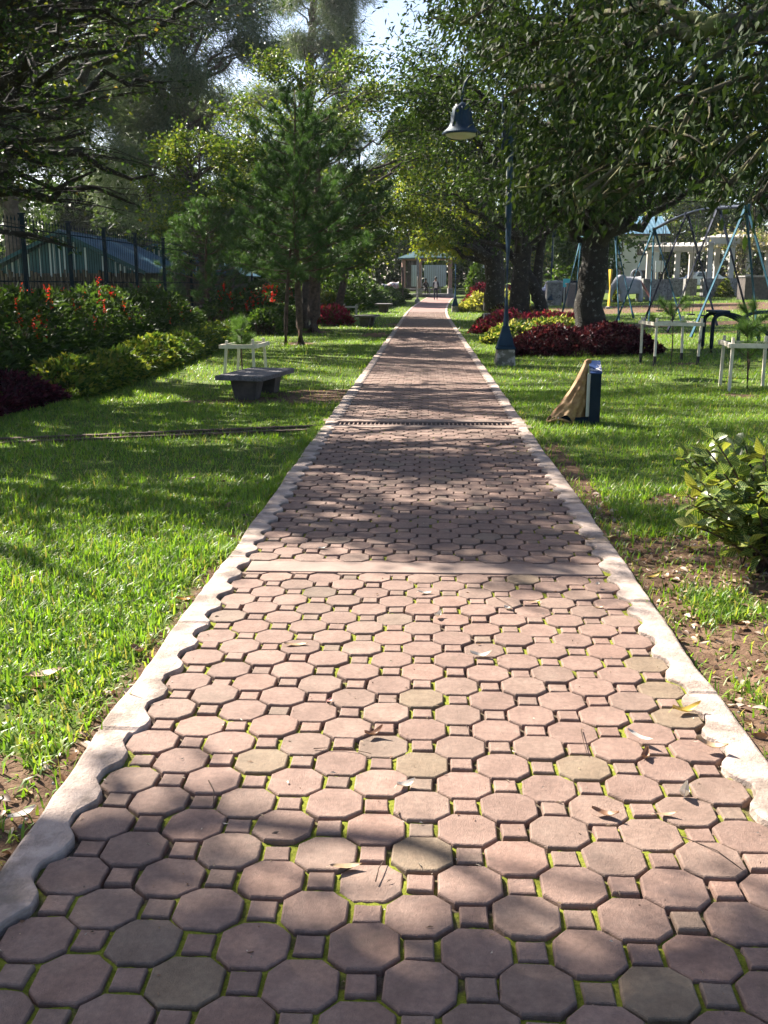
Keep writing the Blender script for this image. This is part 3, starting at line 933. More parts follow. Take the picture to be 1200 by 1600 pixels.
g9 = np.random.default_rng(84)
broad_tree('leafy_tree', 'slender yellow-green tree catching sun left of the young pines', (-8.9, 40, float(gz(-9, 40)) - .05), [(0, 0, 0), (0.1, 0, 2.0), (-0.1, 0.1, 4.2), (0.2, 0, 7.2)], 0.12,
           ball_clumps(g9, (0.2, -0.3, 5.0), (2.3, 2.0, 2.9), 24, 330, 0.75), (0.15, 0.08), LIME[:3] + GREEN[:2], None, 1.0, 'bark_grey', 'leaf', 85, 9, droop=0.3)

# ---- big casuarinas and old pines behind the left fence
def casuarina(label, x, y, h, r, seed, n=26, nl=1700, w=4.2, pal=GREY, lo=0.28, lean=0.0):
    g = np.random.default_rng(seed)
    cl = []
    for _ in range(n):
        u = lo + (1 - lo) * g.random() ** 0.9
        a = g.random() * 6.28
        rr = w * (0.35 + 0.75 * math.sin(math.pi * min(1, (u - lo) / (1 - lo) * 0.85 + 0.12))) * (0.3 + 0.7 * g.random() ** 0.6)
        cl.append(((rr * math.cos(a) + lean * u, rr * math.sin(a), h * u), (1.35 * (0.6 + 0.7 * g.random()), 1.3, 1.0), int(nl * (0.6 + 0.8 * g.random()))))
    return broad_tree('casuarina_tree', label, (x, y, float(gz(x, y)) - .1), [(0, 0, 0), (0.1, 0, h * .3), (lean * .5 - 0.1, 0, h * .6), (lean, 0, h)], r, cl, (0.50, 0.042), pal, None, 0.9, 'bark_grey', 'needle', seed + 1, 13, droop=0.85, kind='needle', sigma=0.33, limb_r=0.30)
casuarina('tall grey-green feathery tree with thick reddish trunk behind the shed', -13.4, 57, 22, 0.52, 31, 84, 1700, 5.0, lo=.22)
casuarina('tall feathery tree at far left behind the metal fence', -20.5, 50, 18, 0.42, 33, 62, 1500, 4.8)
casuarina('tall feathery tree with leaning top left of the open sky gap', -9.6, 80, 28, 0.5, 35, 84, 1500, 4.2, lean=1.5, lo=.2)
casuarina('dark feathery tree rising behind the gazebo roof', -1.5, 104, 17, 0.5, 37, 34, 1500, 4.5, DARKG, .12)
casuarina('thin feathery tree between the two leftmost tall ones', -16.3, 60, 21, 0.4, 39, 56, 1400, 4.0)

# ---- overhanging tree on the left: crooked dark limbs, sparse yellowing leaves
gl = np.random.default_rng(90)
cl = []
for _ in range(22):
    a = gl.random() * 6.28; r_ = 4.6 * gl.random() ** 0.55
    cl.append(((r_ * math.cos(a) + 1.2, r_ * math.sin(a), 4.2 + 5.2 * gl.random() * (1 - (r_ / 6.5) ** 2) + 0.2), 0.95 * (0.7 + 0.6 * gl.random()), int(300 * (0.5 + gl.random()))))
for px, py, Y, n_, rr in ((60, 90, 15, 500, .7), (140, 150, 16, 420, .7), (30, 190, 14, 400, .6), (135, 195, 15.5, 260, .5), (70, 245, 15, 420, .6), (150, 255, 16, 220, .45), (45, 290, 14.5, 240, .5), (210, 310, 17, 130, .45), (110, 375, 15.5, 60, .22), (245, 262, 17.5, 130, .4), (190, 30, 17, 520, .8), (120, 20, 14, 500, .8), (20, 30, 13, 500, .7), (255, 120, 18, 260, .6)):
    q = at(px, py, Y) - Vector((-9.6, 15.0, 0)); cl.append((tuple(q), rr, n_))
broad_tree('overhanging_tree', 'crooked dark-limbed tree with sparse yellowing leaves overhanging from the left edge', (-9.6, 15.0, -0.1), [(0, 0, 0), (0.3, 0, 1.6), (0.9, 0.1, 3.2), (0.6, 0, 5.6), (1.0, 0, 8.2)], 0.30, cl, (0.095, 0.055), DARKG + [(0.13, 0.15, 0.03), (0.20, 0.15, 0.035)], [3, 3, 3, 2, 1.0, .25], 0.44, 'bark', 'leaf', 91, 8, droop=0.3, limb_r=0.62, sigma=0.26)

# ---- trees right of the path
def right_tree(name, label, base, trunk, trad, centre, R3, n, nl, rc, leaf, pal, seed, extra=(), bark='bark', droop=0.7, twigs=9, weights=None, mat='leaf'):
    g = np.random.default_rng(seed)
    return broad_tree(name, label, base, trunk, trad, ball_clumps(g, centre, R3, n, nl, rc) + list(extra), leaf, pal, weights, 1.0, bark, mat, seed + 1, twigs, droop=droop)
bx = xat(926, 26.2); T5 = (bx, 26.2, float(gz(bx, 26.2)) - .05)
right_tree('shade_tree', 'big tree with thick lichen-spotted trunk rising out of the maroon hedge', T5, [(0, 0, 0), (-0.05, 0, 1.2), (0.05, 0, 2.8), (-0.2, 0.1, 4.4), (0.1, 0, 7.0), (0, 0, 9.5)], 0.37, (0.1, -0.6, 6.9), (5.2, 5.2, 3.9), 66, 560, 1.15, (0.155, 0.055), DARKG, 41,
           extra=[((at(px, py, 26) - Vector(T5)), rr, n_) for px, py, rr, n_ in ((845, 300, .8, 330), (880, 330, .6, 240), (960, 330, .6, 240), (1000, 280, .9, 300), (820, 230, 1.0, 420), (1060, 240, .9, 320), (1120, 260, .9, 320), (1180, 300, .8, 240), (760, 180, 1.0, 400), (850, 120, 1.2, 500))])
bx = xat(812, 41); T6 = (bx, 41, float(gz(bx, 41)) - .05)
right_tree('shade_tree', 'twin-stemmed dark tree behind the pink hedge', T6, [(0, 0, 0), (0.0, 0, 1.5), (0.1, 0, 3.2), (-0.2, 0, 5.4), (-0.2, 0, 9.0)], 0.40, (-0.4, 0, 7.2), (4.8, 4.6, 4.4), 52, 520, 1.25, (0.17, 0.075), DARKG + GREEN, 43)
# its second stem
wm = MB(); wm.tube(bez((0.95, 0.0, -.05), (1.1, 0.0, 0.9), (0.1, 0, 2.3), 12), np.linspace(.30, .22, 12), 11)
wm.tube(bez((0.75, 0.3, 0.7), (0.6, .3, 2.4), (1.2, .2, 5.2), 12), np.linspace(.24, .12, 12), 9)
r6 = [o for o in COL.objects if o.name.startswith('shade_tree') and o.parent is None and abs(o.location.y - 41) < .1][0]
wm.build('stem', M['bark'], r6, smooth=True)
bx = xat(774, 51); T7 = (bx, 51, float(gz(bx, 51)) - .05)
right_tree('shade_tree', 'dark tree with long limbs reaching left over the path, pale sunlit leaves', T7, [(0, 0, 0), (0.0, 0, 1.6), (-0.1, 0, 3.0), (-0.5, 0, 5.2), (-0.6, 0, 9.5)], 0.52, (-1.4, 0, 6.4), (4.6, 4.0, 4.2), 34, 400, 1.15, (0.20, 0.095), [(.24, .29, .05), (.30, .31, .06), (.16, .22, .035), (.10, .16, .03)], 45, mat='leaf_glow',  # leaf colours brightened to carry the sunlit glow
           extra=[((at(px, py, 51) - Vector(T7)), rr, n_) for px, py, rr, n_ in ((680, 350, 1.0, 420), (700, 300, 1.1, 420), (640, 320, .9, 300), (735, 330, 1.0, 380), (670, 250, 1.2, 420), (720, 390, .9, 360), (745, 365, .8, 320), (620, 250, 1.0, 300))])

# ---- near tree standing just outside the frame on the right: mossy limb and large hanging leaves
NR = (7.2, 9.5, -0.05)
def px_limb(pts):
    w = [at(*p) - Vector(NR) for p in pts]
    return [tuple(p) for p in bez_path(w)]
def bez_path(w):
    o = []
    for i in range(len(w) - 1):
        for t in np.linspace(0, 1, 6, endpoint=False):
            o.append(w[i].lerp(w[i + 1], float(t)) + Vector((0, 0, .03 * math.sin(5 * (i + t)))))
    return o + [w[-1]]
main_limb = [(px_limb([(1420, 40, 9.2), (1290, 10, 8.8), (1180, 28, 8.4), (1110, 45, 8.3), (1050, 50, 8.5), (960, 85, 9.0), (860, 130, 9.6), (790, 150, 10.2)]), .10, .02), (px_limb([(1110, 45, 8.3), (1060, 15, 8.6), (1000, 5, 9.2), (930, 30, 9.8), (850, 40, 10.4)]), .05, .015), (px_limb([(1180, 28, 8.4), (1120, 80, 8.0), (1080, 120, 7.8), (1040, 135, 7.8)]), .035, .010)]
gn = np.random.default_rng(100)
cln = []
for px, py, Y, rr, n_ in ((830, 60, 10, .75, 380), (900, 120, 9, .7, 380), (980, 60, 8.5, .7, 380), (1060, 130, 8, .6, 330), (1150, 60, 8, .7, 380), (1120, 190, 7.6, .5, 240), (1000, 200, 8.5, .6, 330), (930, 230, 9, .6, 330), (860, 200, 10, .65, 360), (870, 280, 9, .45, 170), (935, 300, 7.8, .40, 120), (1180, 130, 7, .5, 260),
                          (1060, 200, 7.0, .35, 90), (1140, 275, 6.6, .22, 40), (1180, 300, 6.4, .22, 30), (900, 300, 7.4, .2, 30), (830, 255, 9.5, .5, 220), (770, 70, 11, .8, 360), (720, 30, 12, .9, 380), (800, 150, 10.5, .7, 330), (1190, 220, 7.5, .5, 200), (1000, 10, 9, .8, 330), (890, 20, 10, .8, 360), (1050, 245, 7.4, .25, 40)):
    q = at(px, py, Y); cln.append(((q.x - NR[0], q.y - NR[1], q.z), rr, n_))
for _ in range(30):  # upper crown out of view, added to shade the hanging leaves
    a = gn.random() * 6.28; r_ = 4.2 * gn.random() ** .5
    cln.append(((r_ * math.cos(a) - 2.2, r_ * math.sin(a) + 1.4, 5.4 + 2.2 * gn.random()), 1.1, 330))
for _ in range(46):  # more unseen clumps on the sun side, added to block sunlight
    a = gn.random() * 6.28; r_ = 3.6 * gn.random() ** .5
    cln.append(((r_ * math.cos(a) - 5.4, r_ * math.sin(a) + 3.0, 6.0 + 2.0 * gn.random()), 1.1, 360))
broad_tree('near_tree', 'near tree with mossy limb and large drooping leaves filling the top right corner', NR, [(0, 0, 0), (-0.1, 0, 1.6), (-0.3, 0, 3.2), (-0.4, 0, 5.0), (-0.2, 0, 7.5)], 0.26, cln, (0.088, 0.034), [(0.016, 0.030, 0.009), (0.022, 0.040, 0.012), (0.030, 0.052, 0.015), (0.045, 0.07, 0.02)], None, 1.5, 'bark_moss', 'leaf_shaded', 101, 8, big='mid', droop=1.0, limb_r=0.16, sigma=0.3, min_att=0.55, slope=-0.12, twig_from=0.86, extra_wood=main_limb)  # leaf colours darkened so the canopy reads as shaded

# ---- trees standing left of the frame and along the fence; mostly unseen, crowns shaped to shade the path
def over(spots, z0, z1, g, base, nl, k=1.0):
    """clumps high in a crown, up-sun of the ground spots they shade"""
    out = []
    for x, y, r in spots:
        for _ in range(2):
            z = z0 + (z1 - z0) * g.random()
            c = Vector((x, y, 0)) + SUN_DIR * (z / SUN_DIR.z) + Vector((g.normal(0, .16 * r), g.normal(0, .16 * r), 0))
            out.append((tuple(c - Vector(base)), r * k * (.8 + .3 * g.random()), int(nl * r)))
    return out
def shading_tree(label, base, h, spots, z0, z1, nl, seed, extra=(), leaf=(.12, .07), rad=.22):
    g = np.random.default_rng(seed)
    broad_tree('shading_tree', label, base, [(0, 0, 0), (.1, 0, h * .3), (0, .1, h * .6), (0, 0, h)], rad, over(spots, z0, z1, g, base, nl) + list(extra), leaf, GREEN, None, 1.0, 'bark', 'leaf', seed + 1, 9)
shading_tree('broad-crowned tree beside the lawn left of the camera', (-7.6, 6.2, -.05), 7.6, [(-1.1, 1.9, .55), (-.4, 1.8, .5), (.4, 1.75, .5), (1.2, 1.8, .5), (.8, 2.0, .35), (0, 2.05, .35), (1.5, 2.2, .35), (-1.5, 2.55, .42), (-.75, 2.45, .4), (-1.5, .5, 1.1), (-.3, .7, 1.1), (.9, .2, 1.1), (1.2, 1.0, .7), (-.7, 1.75, .55), (-1.3, 2.1, .4), (2.4, 1.4, .8), (.2, -1, 1.4), (-2, -1, 1.4)], 6.0, 7.8, 420, 51)
shading_tree('leafy tree beside the drain, left of the frame', (-9.2, 12.0, -.05), 8.4, [(1.0, 5.6, .8), (.2, 6.7, .9), (-.9, 7.7, .9), (1.2, 7.3, .8), (-2.2, 8.6, .75), (-3.4, 9.3, .7), (2.2, 7.0, .7), (.4, 8.8, .9), (2.9, 8.4, .8), (-1.0, 10.0, .7), (1.4, 9.6, .7), (-4.8, 9.4, .6), (3.9, 9.7, .7), (2.9, 5.6, .6), (3.7, 6.5, .7), (2.2, 10.7, .6), (3.5, 11.2, .7), (5.0, 10.2, .9)], 6.4, 8.4, 420, 53)
shading_tree('tall lawn tree beside the left fence, beyond the frame', (-9.9, 20.6, -.05), 10.5, [(-4.6, 11.9, 1.1), (-3.1, 12.6, .8), (-1.7, 13.2, .8), (.2, 13.7, .9), (1.8, 12.0, .7), (3.2, 13.0, .8), (4.6, 11.5, .9), (.4, 11.6, .6), (-5.5, 13.5, 1.0), (5.6, 13.5, 1.0), (2.6, 15.2, .7), (4.4, 16.4, .8), (-.2, 15.3, .6), (-6.5, 16, 1.1), (-6.8, 12, 1.2), (-5.8, 10.8, 1.0), (-6.5, 14, 1.1), (-5.6, 19, .9), (-7.5, 18, 1.2), (1.9, 14.2, .6), (5.2, 15.2, .8), (4.0, 14.0, .7), (6.6, 16.2, .9), (-2.1, 16.9, .6), (3.2, 17.2, .8)], 8.0, 10.2, 420, 55)
shading_tree('tall tree behind the fence above the striped shed', (-15.6, 33.0, -.05), 13.0, [(0, 18.4, 1.2), (0.3, 21, 1.3), (-2.2, 18.6, 1.0), (-3.6, 20.5, 1.1), (1.9, 18.0, .9), (3.6, 19.3, 1.0), (0, 24.2, 1.3), (-1.5, 27, 1.2), (.6, 28.5, 1.3), (3.2, 22, 1.1), (5.6, 18.8, 1.0), (-5, 24, 1.3), (-3, 31, 1.2), (5.5, 22.5, 1.1), (2.4, 20.4, .9), (5.2, 20.6, .9), (-1.6, 21.0, .8), (-4.0, 22.6, .8), (-2.6, 24.6, .8)], 10.0, 12.8, 460, 57, rad=.3)

# ---- far belt of trees closing the view
gf = np.random.default_rng(120)
FAR = [(-30, 88, 13, 5.5, DARKG), (-22, 96, 14, 6, GREEN), (-14, 92, 12, 5.5, DARKG), (-9.5, 80, 9, 4, GREEN), (-7, 108, 15, 6, DARKG), (3.5, 118, 13, 6, GREEN + LIME[:1]), (9, 104, 11, 5, LIME + GREEN), (16, 112, 13, 6, GREEN),
       (24, 108, 12, 6, LIME[:2] + GREEN), (32, 104, 13, 6, GREEN + GREY[:1]), (40, 100, 13, 6.5, LIME[:1] + GREEN), (49, 96, 14, 6.5, GREEN), (11, 74, 8.5, 3.2, GREEN), (57, 90, 14, 6.5, LIME[:1] + GREEN), (-40, 80, 14, 6, DARKG), (20, 128, 16, 7, DARKG), (34, 126, 17, 7, GREEN), (-25, 72, 9, 5.0, DARKG), (-19.5, 69, 8, 4.2, DARKG), (-30, 64, 9, 5, GREEN), (-14.5, 76, 9, 4.5, DARKG)]
where = ['far tree at extreme left beyond the sheds', 'far tree behind the feathery trees at left', 'dark far tree behind the second shed', 'small far tree left of the gazebo beyond the benches', 'tall dark tree behind the gazebo, left side', 'green tree behind the white panels', 'lime green tree right of the gazebo', 'green tree behind the house roof',
         'pale green tree just right of the house', 'grey-green tree behind the left end of the pergola', 'bright tree above the tall pergola gate', 'tree above the vine-covered pergola', 'small thin-trunked tree near the stone planters', 'far tree at extreme right behind the pergola', 'outermost far left tree beyond the frame', 'tall dark tree rising behind the house', 'tall tree behind the pergola centre', 'low dark tree behind the striped shed gable', 'low dark tree behind the roof between the sheds', 'low green tree left of the striped shed', 'low dark tree behind the second shed roof']
for (x, y, h, w, pal), lb in zip(FAR, where):
    s = int(gf.integers(1e6)); g = np.random.default_rng(s)
    broad_tree('background_tree', lb, (x, y, float(gz(x, y)) - .1), [(0, 0, 0), (0.2, 0, h * .35), (-0.2, 0, h * .7), (0, 0, h * .95)], 0.28, ball_clumps(g, (0, 0, h * .56), (w * .85, w * .8, h * .42), 26, 300, 1.7), (0.42, 0.24), pal, None, 1.0, 'bark_grey', 'leaf_dull', s + 1, 7, droop=0.4, sides=6, group='trees closing the view')

# ================================================================== HEDGES, BEDS, SHRUBS
def hedge(name, label, line, width, height, n, leaf, pal, seed, weights=None, flowers=None, mat='leaf', cat='hedge', lump=0.38, up=0.5, big=False):
    """bed that follows a line of ground points: stems inside, leaves on an uneven cushion"""
    g = np.random.default_rng(seed)
    pts = np.array(line, float)
    o0 = Vector((pts[:, 0].mean(), pts[:, 1].mean(), 0)); o0.z = float(lawn(o0.x, o0.y))
    root = thing(name, label, cat, o0)
    seg = np.linalg.norm(np.diff(pts, axis=0), axis=1); cum = np.concatenate([[0], np.cumsum(seg)]); L = cum[-1]
    def place(u, v):
        c = np.stack([np.interp(u, cum, pts[:, 0]), np.interp(u, cum, pts[:, 1])], -1)
        e = np.clip(u, 0.05, L - 0.05)
        d = np.stack([np.interp(e + .05, cum, pts[:, 0]) - np.interp(e - .05, cum, pts[:, 0]), np.interp(e + .05, cum, pts[:, 1]) - np.interp(e - .05, cum, pts[:, 1])], -1)
        d = d / np.linalg.norm(d, axis=1, keepdims=True)
        return c + np.stack([-d[:, 1], d[:, 0]], -1) * (v * width / 2)[:, None]
    def top(x, y, u, v):
        e = np.minimum(u, L - u)
        return height * (1 - 0.55 * np.abs(v) ** 3) * np.clip(0.45 + e / (0.5 * width + .05), 0, 1) * (1 - lump + 2 * lump * (0.6 * vnoise(x, y, 0.55, seed) + 0.4 * vnoise(x, y, 0.22, seed + 1)))
    u = g.random(n) * L; v = np.clip(g.normal(0, .6, n), -1, 1) * (0.9 + .25 * g.random(n))
    v = np.where(g.random(n) < .5, np.sign(v) * (0.75 + .3 * g.random(n)), v)
    xy = place(u, v)
    h = top(xy[:, 0], xy[:, 1], u, np.clip(v, -1, 1))
    w = g.random(n)
    z = np.where(np.abs(v) > .7, h * (0.03 + .97 * g.random(n)), h * (1 - .35 * w ** 2))
    zb = lawn(xy[:, 0], xy[:, 1])
    P3 = np.concatenate([xy, (zb + z)[:, None]], 1) - np.array(o0)
    cen = np.stack([np.interp(u, cum, pts[:, 0]), np.interp(u, cum, pts[:, 1])], -1)
    out = np.concatenate([unit(xy - cen) * np.abs(v)[:, None], np.full((n, 1), up)], 1)
    ax = out + g.normal(0, .55, (n, 3))
    cols = palette(g, n, pal, weights, .35)
    ln = leaf[0] * (.6 + .7 * g.random(n)); wd = leaf[1] * (.7 + .6 * g.random(n))
    vv, f, t, uv = leaf_cards(g, P3, ax, ln, wd, cols, big)
    np_mesh('foliage', vv, f, M[mat], root, tint=t)
    st = MB()
    for _ in range(min(int(L * width * 9) + 6, 260)):
        uu = np.array([g.random() * L]); v2 = np.array([g.uniform(-.75, .75)])
        q = place(uu, v2)[0]; hh = float(top(q[0], q[1], uu, v2)[0]) * .85
        q0 = Vector((q[0], q[1], float(lawn(q[0], q[1])) - .02)) - o0
        st.tube([q0, q0 + Vector((g.normal(0, .05), g.normal(0, .05), hh * .55)), q0 + Vector((g.normal(0, .1), g.normal(0, .1), hh))], [.012, .009, .005], 4, cap=False)
    st.build('stems', M['bark_pine'], root)['kind'] = 'stuff'
    if flowers:
        nf, fpal, fs, fh = flowers
        per = 16
        u = g.random(nf) * L; v = g.uniform(-1, 1, nf); xy = place(u, v)
        keep = vnoise(xy[:, 0], xy[:, 1], 1.1, seed + 5) > .42
        u, v, xy = u[keep], v[keep], xy[keep]; nf = len(u)
        h = top(xy[:, 0], xy[:, 1], u, v)
        c = np.concatenate([xy, (lawn(xy[:, 0], xy[:, 1]) + h * (.92 + fh * g.random(nf)))[:, None]], 1) - np.array(o0)
        c = np.repeat(c, per, 0) + g.normal(0, 1, (nf * per, 3)) * np.array([.02, .02, .06])
        vv, f, t, uv = leaf_cards(g, c, g.normal(0, .7, (nf * per, 3)) + np.array([0, 0, .6]), fs * (.6 + .6 * g.random(nf * per)), fs * .5 * (.7 + .6 * g.random(nf * per)), palette(g, nf * per, fpal, None, .4))
        np_mesh('flowers', vv, f, M['petal'], root, tint=t)
    return root

MAROON = [(0.042, 0.009, 0.020), (0.065, 0.011, 0.028), (0.028, 0.008, 0.015), (0.10, 0.022, 0.045)]
PINKRED = [(0.30, 0.025, 0.075), (0.40, 0.05, 0.12), (0.20, 0.02, 0.05), (0.11, 0.08, 0.03)]
VARIEG = [(0.20, 0.24, 0.045), (0.30, 0.29, 0.08), (0.10, 0.16, 0.03), (0.42, 0.40, 0.20)]
REDF = [(0.62, 0.030, 0.015), (0.50, 0.018, 0.012), (0.68, 0.08, 0.03)]
hedge('maroon_hedge', 'low maroon-leaved hedge around the foot of the big spotted trunk', [(2.15, 24.6), (3.6, 24.2), (5.3, 24.5)], 2.0, .56, 9500, (.13, .062), MAROON, 201)
hedge('variegated_hedge', 'yellow-green variegated hedge between the maroon and pink ones', [(1.95, 29.3), (2.6, 29.0), (3.6, 29.2), (4.9, 29.6)], 1.9, .54, 7000, (.14, .07), VARIEG + GREEN[:2], 203)
hedge('pink_hedge', 'pink-red leaved hedge behind the little white-framed sign', [(2.0, 35.5), (2.9, 35.0), (4.3, 35.4), (5.6, 36)], 2.0, .56, 6000, (.17, .075), PINKRED, 205)
hedge('ringed_hedge', 'rounded dark maroon and yellow bed at the path bend', [(2.7, 44.6), (3.5, 44.2), (4.9, 44.6)], 2.0, .62, 5000, (.18, .09), MAROON + VARIEG[:2], 207, [2, 2, 2, 1, 2, 2])
hedge('lime_hedge', 'pale lime hedge beyond the far lamp post', [(2.7, 60), (3.6, 59), (5.0, 60.5)], 2.6, .95, 4500, (.26, .13), [(0.30, 0.30, 0.07), (0.40, 0.38, 0.13), (0.2, .23, .05)], 209)
hedge('red_hedge', 'far crimson hedge behind the lime one', [(2.9, 67), (4.5, 66), (6.2, 66.5)], 2.2, 1.15, 3500, (.3, .14), PINKRED[:3] + MAROON[:1], 211)
hedge('maroon_ground_cover', 'dark maroon ground cover at the left edge by the drain', [(-5.85, 10.8), (-6.0, 12.4), (-5.8, 14.2)], 1.2, .38, 8000, (.10, .05), MAROON, 213)
hedge('lime_border', 'low yellow-green border with its sunny end beside the maroon cover', [(-5.45, 14.3), (-5.5, 17.3), (-5.55, 20.2)], 1.0, .46, 8000, (.13, .07), LIME + GREEN + VARIEG[:1], 215)
hedge('dark_border', 'low dark green border running on behind the lime one', [(-5.6, 20.4), (-5.8, 24), (-6.1, 30.5)], 1.1, .48, 8500, (.14, .075), GREEN + LIME[:2], 217)
hedge('red_flower_bush', 'tall bushes with red flower spikes in front of the metal fence', [(-7.1, 11.0), (-7.4, 16), (-7.5, 22), (-7.6, 30)], 2.0, 1.42, 24000, (.14, .075), DARKG + GREEN[:1], 219, flowers=(300, REDF, .05, .14), cat='bush', lump=.22)
hedge('red_flower_bush', 'farther red-flowered bushes behind the thin pine stems', [(-6.9, 34), (-6.6, 40), (-6.2, 47)], 1.8, 1.30, 8000, (.2, .11), DARKG, 221, flowers=(200, REDF, .085, .16), cat='bush', lump=.22)
hedge('green_border', 'rounded dark green border behind the pine stems', [(-5.3, 32.5), (-5.4, 36), (-5.6, 40)], 1.2, .75, 5200, (.18, .1), GREEN + DARKG[:1], 223)
hedge('pink_clump', 'bright pink-red clump between the pine stems', [(-4.75, 41.6), (-4.2, 41.4), (-3.2, 41.8)], 1.0, .62, 2600, (.24, .09), PINKRED, 225, up=1.1)
hedge('grey_shrub', 'bluish green low shrub left of the far benches', [(-4.6, 64), (-3.6, 67), (-2.8, 73)], 2.2, 1.0, 3500, (.3, .13), [(0.05, .085, .05), (.07, .10, .06)] + GREEN[:2], 227)
hedge('far_shrub', 'dark shrub row in front of the gazebo', [(-3.4, 82), (-2.6, 83), (-1.6, 83.5)], 1.8, 1.0, 2200, (.3, .16), DARKG + GREEN[:1], 229)
hedge('round_bush', 'round dark bush right of the gazebo behind the far lamp', [(3.2, 80), (3.8, 80), (4.6, 80.2)], 2.4, 2.7, 3000, (.3, .18), GREEN, 231)
hedge('far_shrub', 'dense green shrub bank at the left beyond the benches', [(-7, 56), (-5.5, 60), (-4.5, 68)], 3.0, 2.0, 5200, (.3, .16), DARKG + GREEN, 233)
hedge('yellow_bush', 'small bright yellow-green bush beside the elephant', [(12.3, 68), (12.6, 68), (12.9, 68)], 1.0, 1.3, 1200, (.22, .12), LIME, 235)
hedge('yellow_bush', 'round yellow-green ball bush under the pergola', [(20.3, 71.5), (20.7, 71.5), (21.1, 71.5)], 1.4, 1.25, 1400, (.2, .12), LIME, 237)
hedge('back_hedge', 'long green hedge across the far end of the park', [(-60, 96), (-20, 104), (0, 112), (20, 116), (60, 104)], 5.0, 5.0, 15000, (.95, .6), GREEN + DARKG, 239, mat='leaf_dull')

# ---- variegated shrub in the right foreground
def croton():
    g = np.random.default_rng(300)
    m, nt, b = nodes('variegated_leaf')
    uvn = N(nt, 'ShaderNodeTexCoord'); sp = N(nt, 'ShaderNodeSeparateXYZ'); nt.links.new(uvn.outputs['UV'], sp.inputs[0])
    def mth(op, a, bb=None):
        q = N(nt, 'ShaderNodeMath', operation=op)
        for k, val in enumerate((a, bb)):
            if val is None: continue
            if isinstance(val, (int, float)): q.inputs[k].default_value = val
            else: nt.links.new(val, q.inputs[k])
        return q.outputs[0]
    av = mth('ABSOLUTE', mth('SUBTRACT', sp.outputs[1], 0.5))
    ph = mth('SINE', mth('MULTIPLY', mth('SUBTRACT', sp.outputs[0], mth('MULTIPLY', av, 0.7)), 40.0))
    vein = mth('GREATER_THAN', ph, 0.62)
    mid = mth('LESS_THAN', av, 0.035)
    edge = mth('GREATER_THAN', av, 0.47)
    fac = mth('MAXIMUM', mth('MAXIMUM', vein, mid), edge)
    a = N(nt, 'ShaderNodeAttribute', attribute_name='tint')
    col = mixc(nt, mth('MULTIPLY', fac, 0.7), a.outputs['Color'], (0.38, 0.40, 0.13))
    nt.links.new(col, b.inputs['Base Color']); b.inputs['Roughness'].default_value = .36
    tr = nt.nodes.new('ShaderNodeBsdfTranslucent'); nt.links.new(mixc(nt, 1.0, col, (1.2, 1.15, .5), 'MULTIPLY'), tr.inputs['Color'])
    mx = nt.nodes.new('ShaderNodeMixShader'); mx.inputs[0].default_value = .38
    nt.links.new(b.outputs[0], mx.inputs[1]); nt.links.new(tr.outputs[0], mx.inputs[2]); nt.links.new(mx.outputs[0], nt.nodes['Material Output'].inputs['Surface'])
    c = gp(1165, 885)
    root = thing('variegated_shrub', 'leafy shrub with yellow-veined green leaves at the right edge', 'shrub', (c.x + .12, c.y, -.04))
    st = MB(); pts = []; ax = []
    for k in range(64):
        a_ = g.random() * 6.28; r_ = .56 * g.random() ** .55; h = (.30 + .66 * g.random()) * (1 - .30 * (r_ / .52) ** 2)
        tip = np.array([r_ * math.cos(a_), r_ * math.sin(a_), h])
        lp = bez((g.normal(0, .04), g.normal(0, .04), 0), (tip[0] * .3, tip[1] * .3, h * .6), tip, 7)
        st.tube(lp, np.linspace(.011, .004, 7), 5, cap=False)
        nl = int(13 + 8 * g.random())
        for j in range(nl):
            u = 1 - .62 * (j / nl) ** 1.2
            q = np.array([np.interp(u, np.linspace(0, 1, 7), lp[:, i]) for i in range(3)])
            aa = a_ + j * 2.4 + g.normal(0, .4)
            pts.append(q); ax.append([math.cos(aa) + g.normal(0, .35), math.sin(aa) + g.normal(0, .35), .5 - .9 * (1 - u) + .4 * g.normal()])
    st.build('stems', M['bark_pine'], root)['kind'] = 'stuff'
    pts = np.array(pts); ax = np.array(ax); n = len(pts)
    v, f, t, uv = leaf_cards(g, pts, ax, .105 * (.55 + .75 * g.random(n)), .062 * (.7 + .5 * g.random(n)), palette(g, n, [(.05, .11, .018), (.07, .14, .02), (.045, .09, .02), (.20, .22, .04)], [3, 3, 2, 1.8]), True, .30, .40)
    np_mesh('foliage', v, f, m, root, tint=t, uv=uv)
croton()

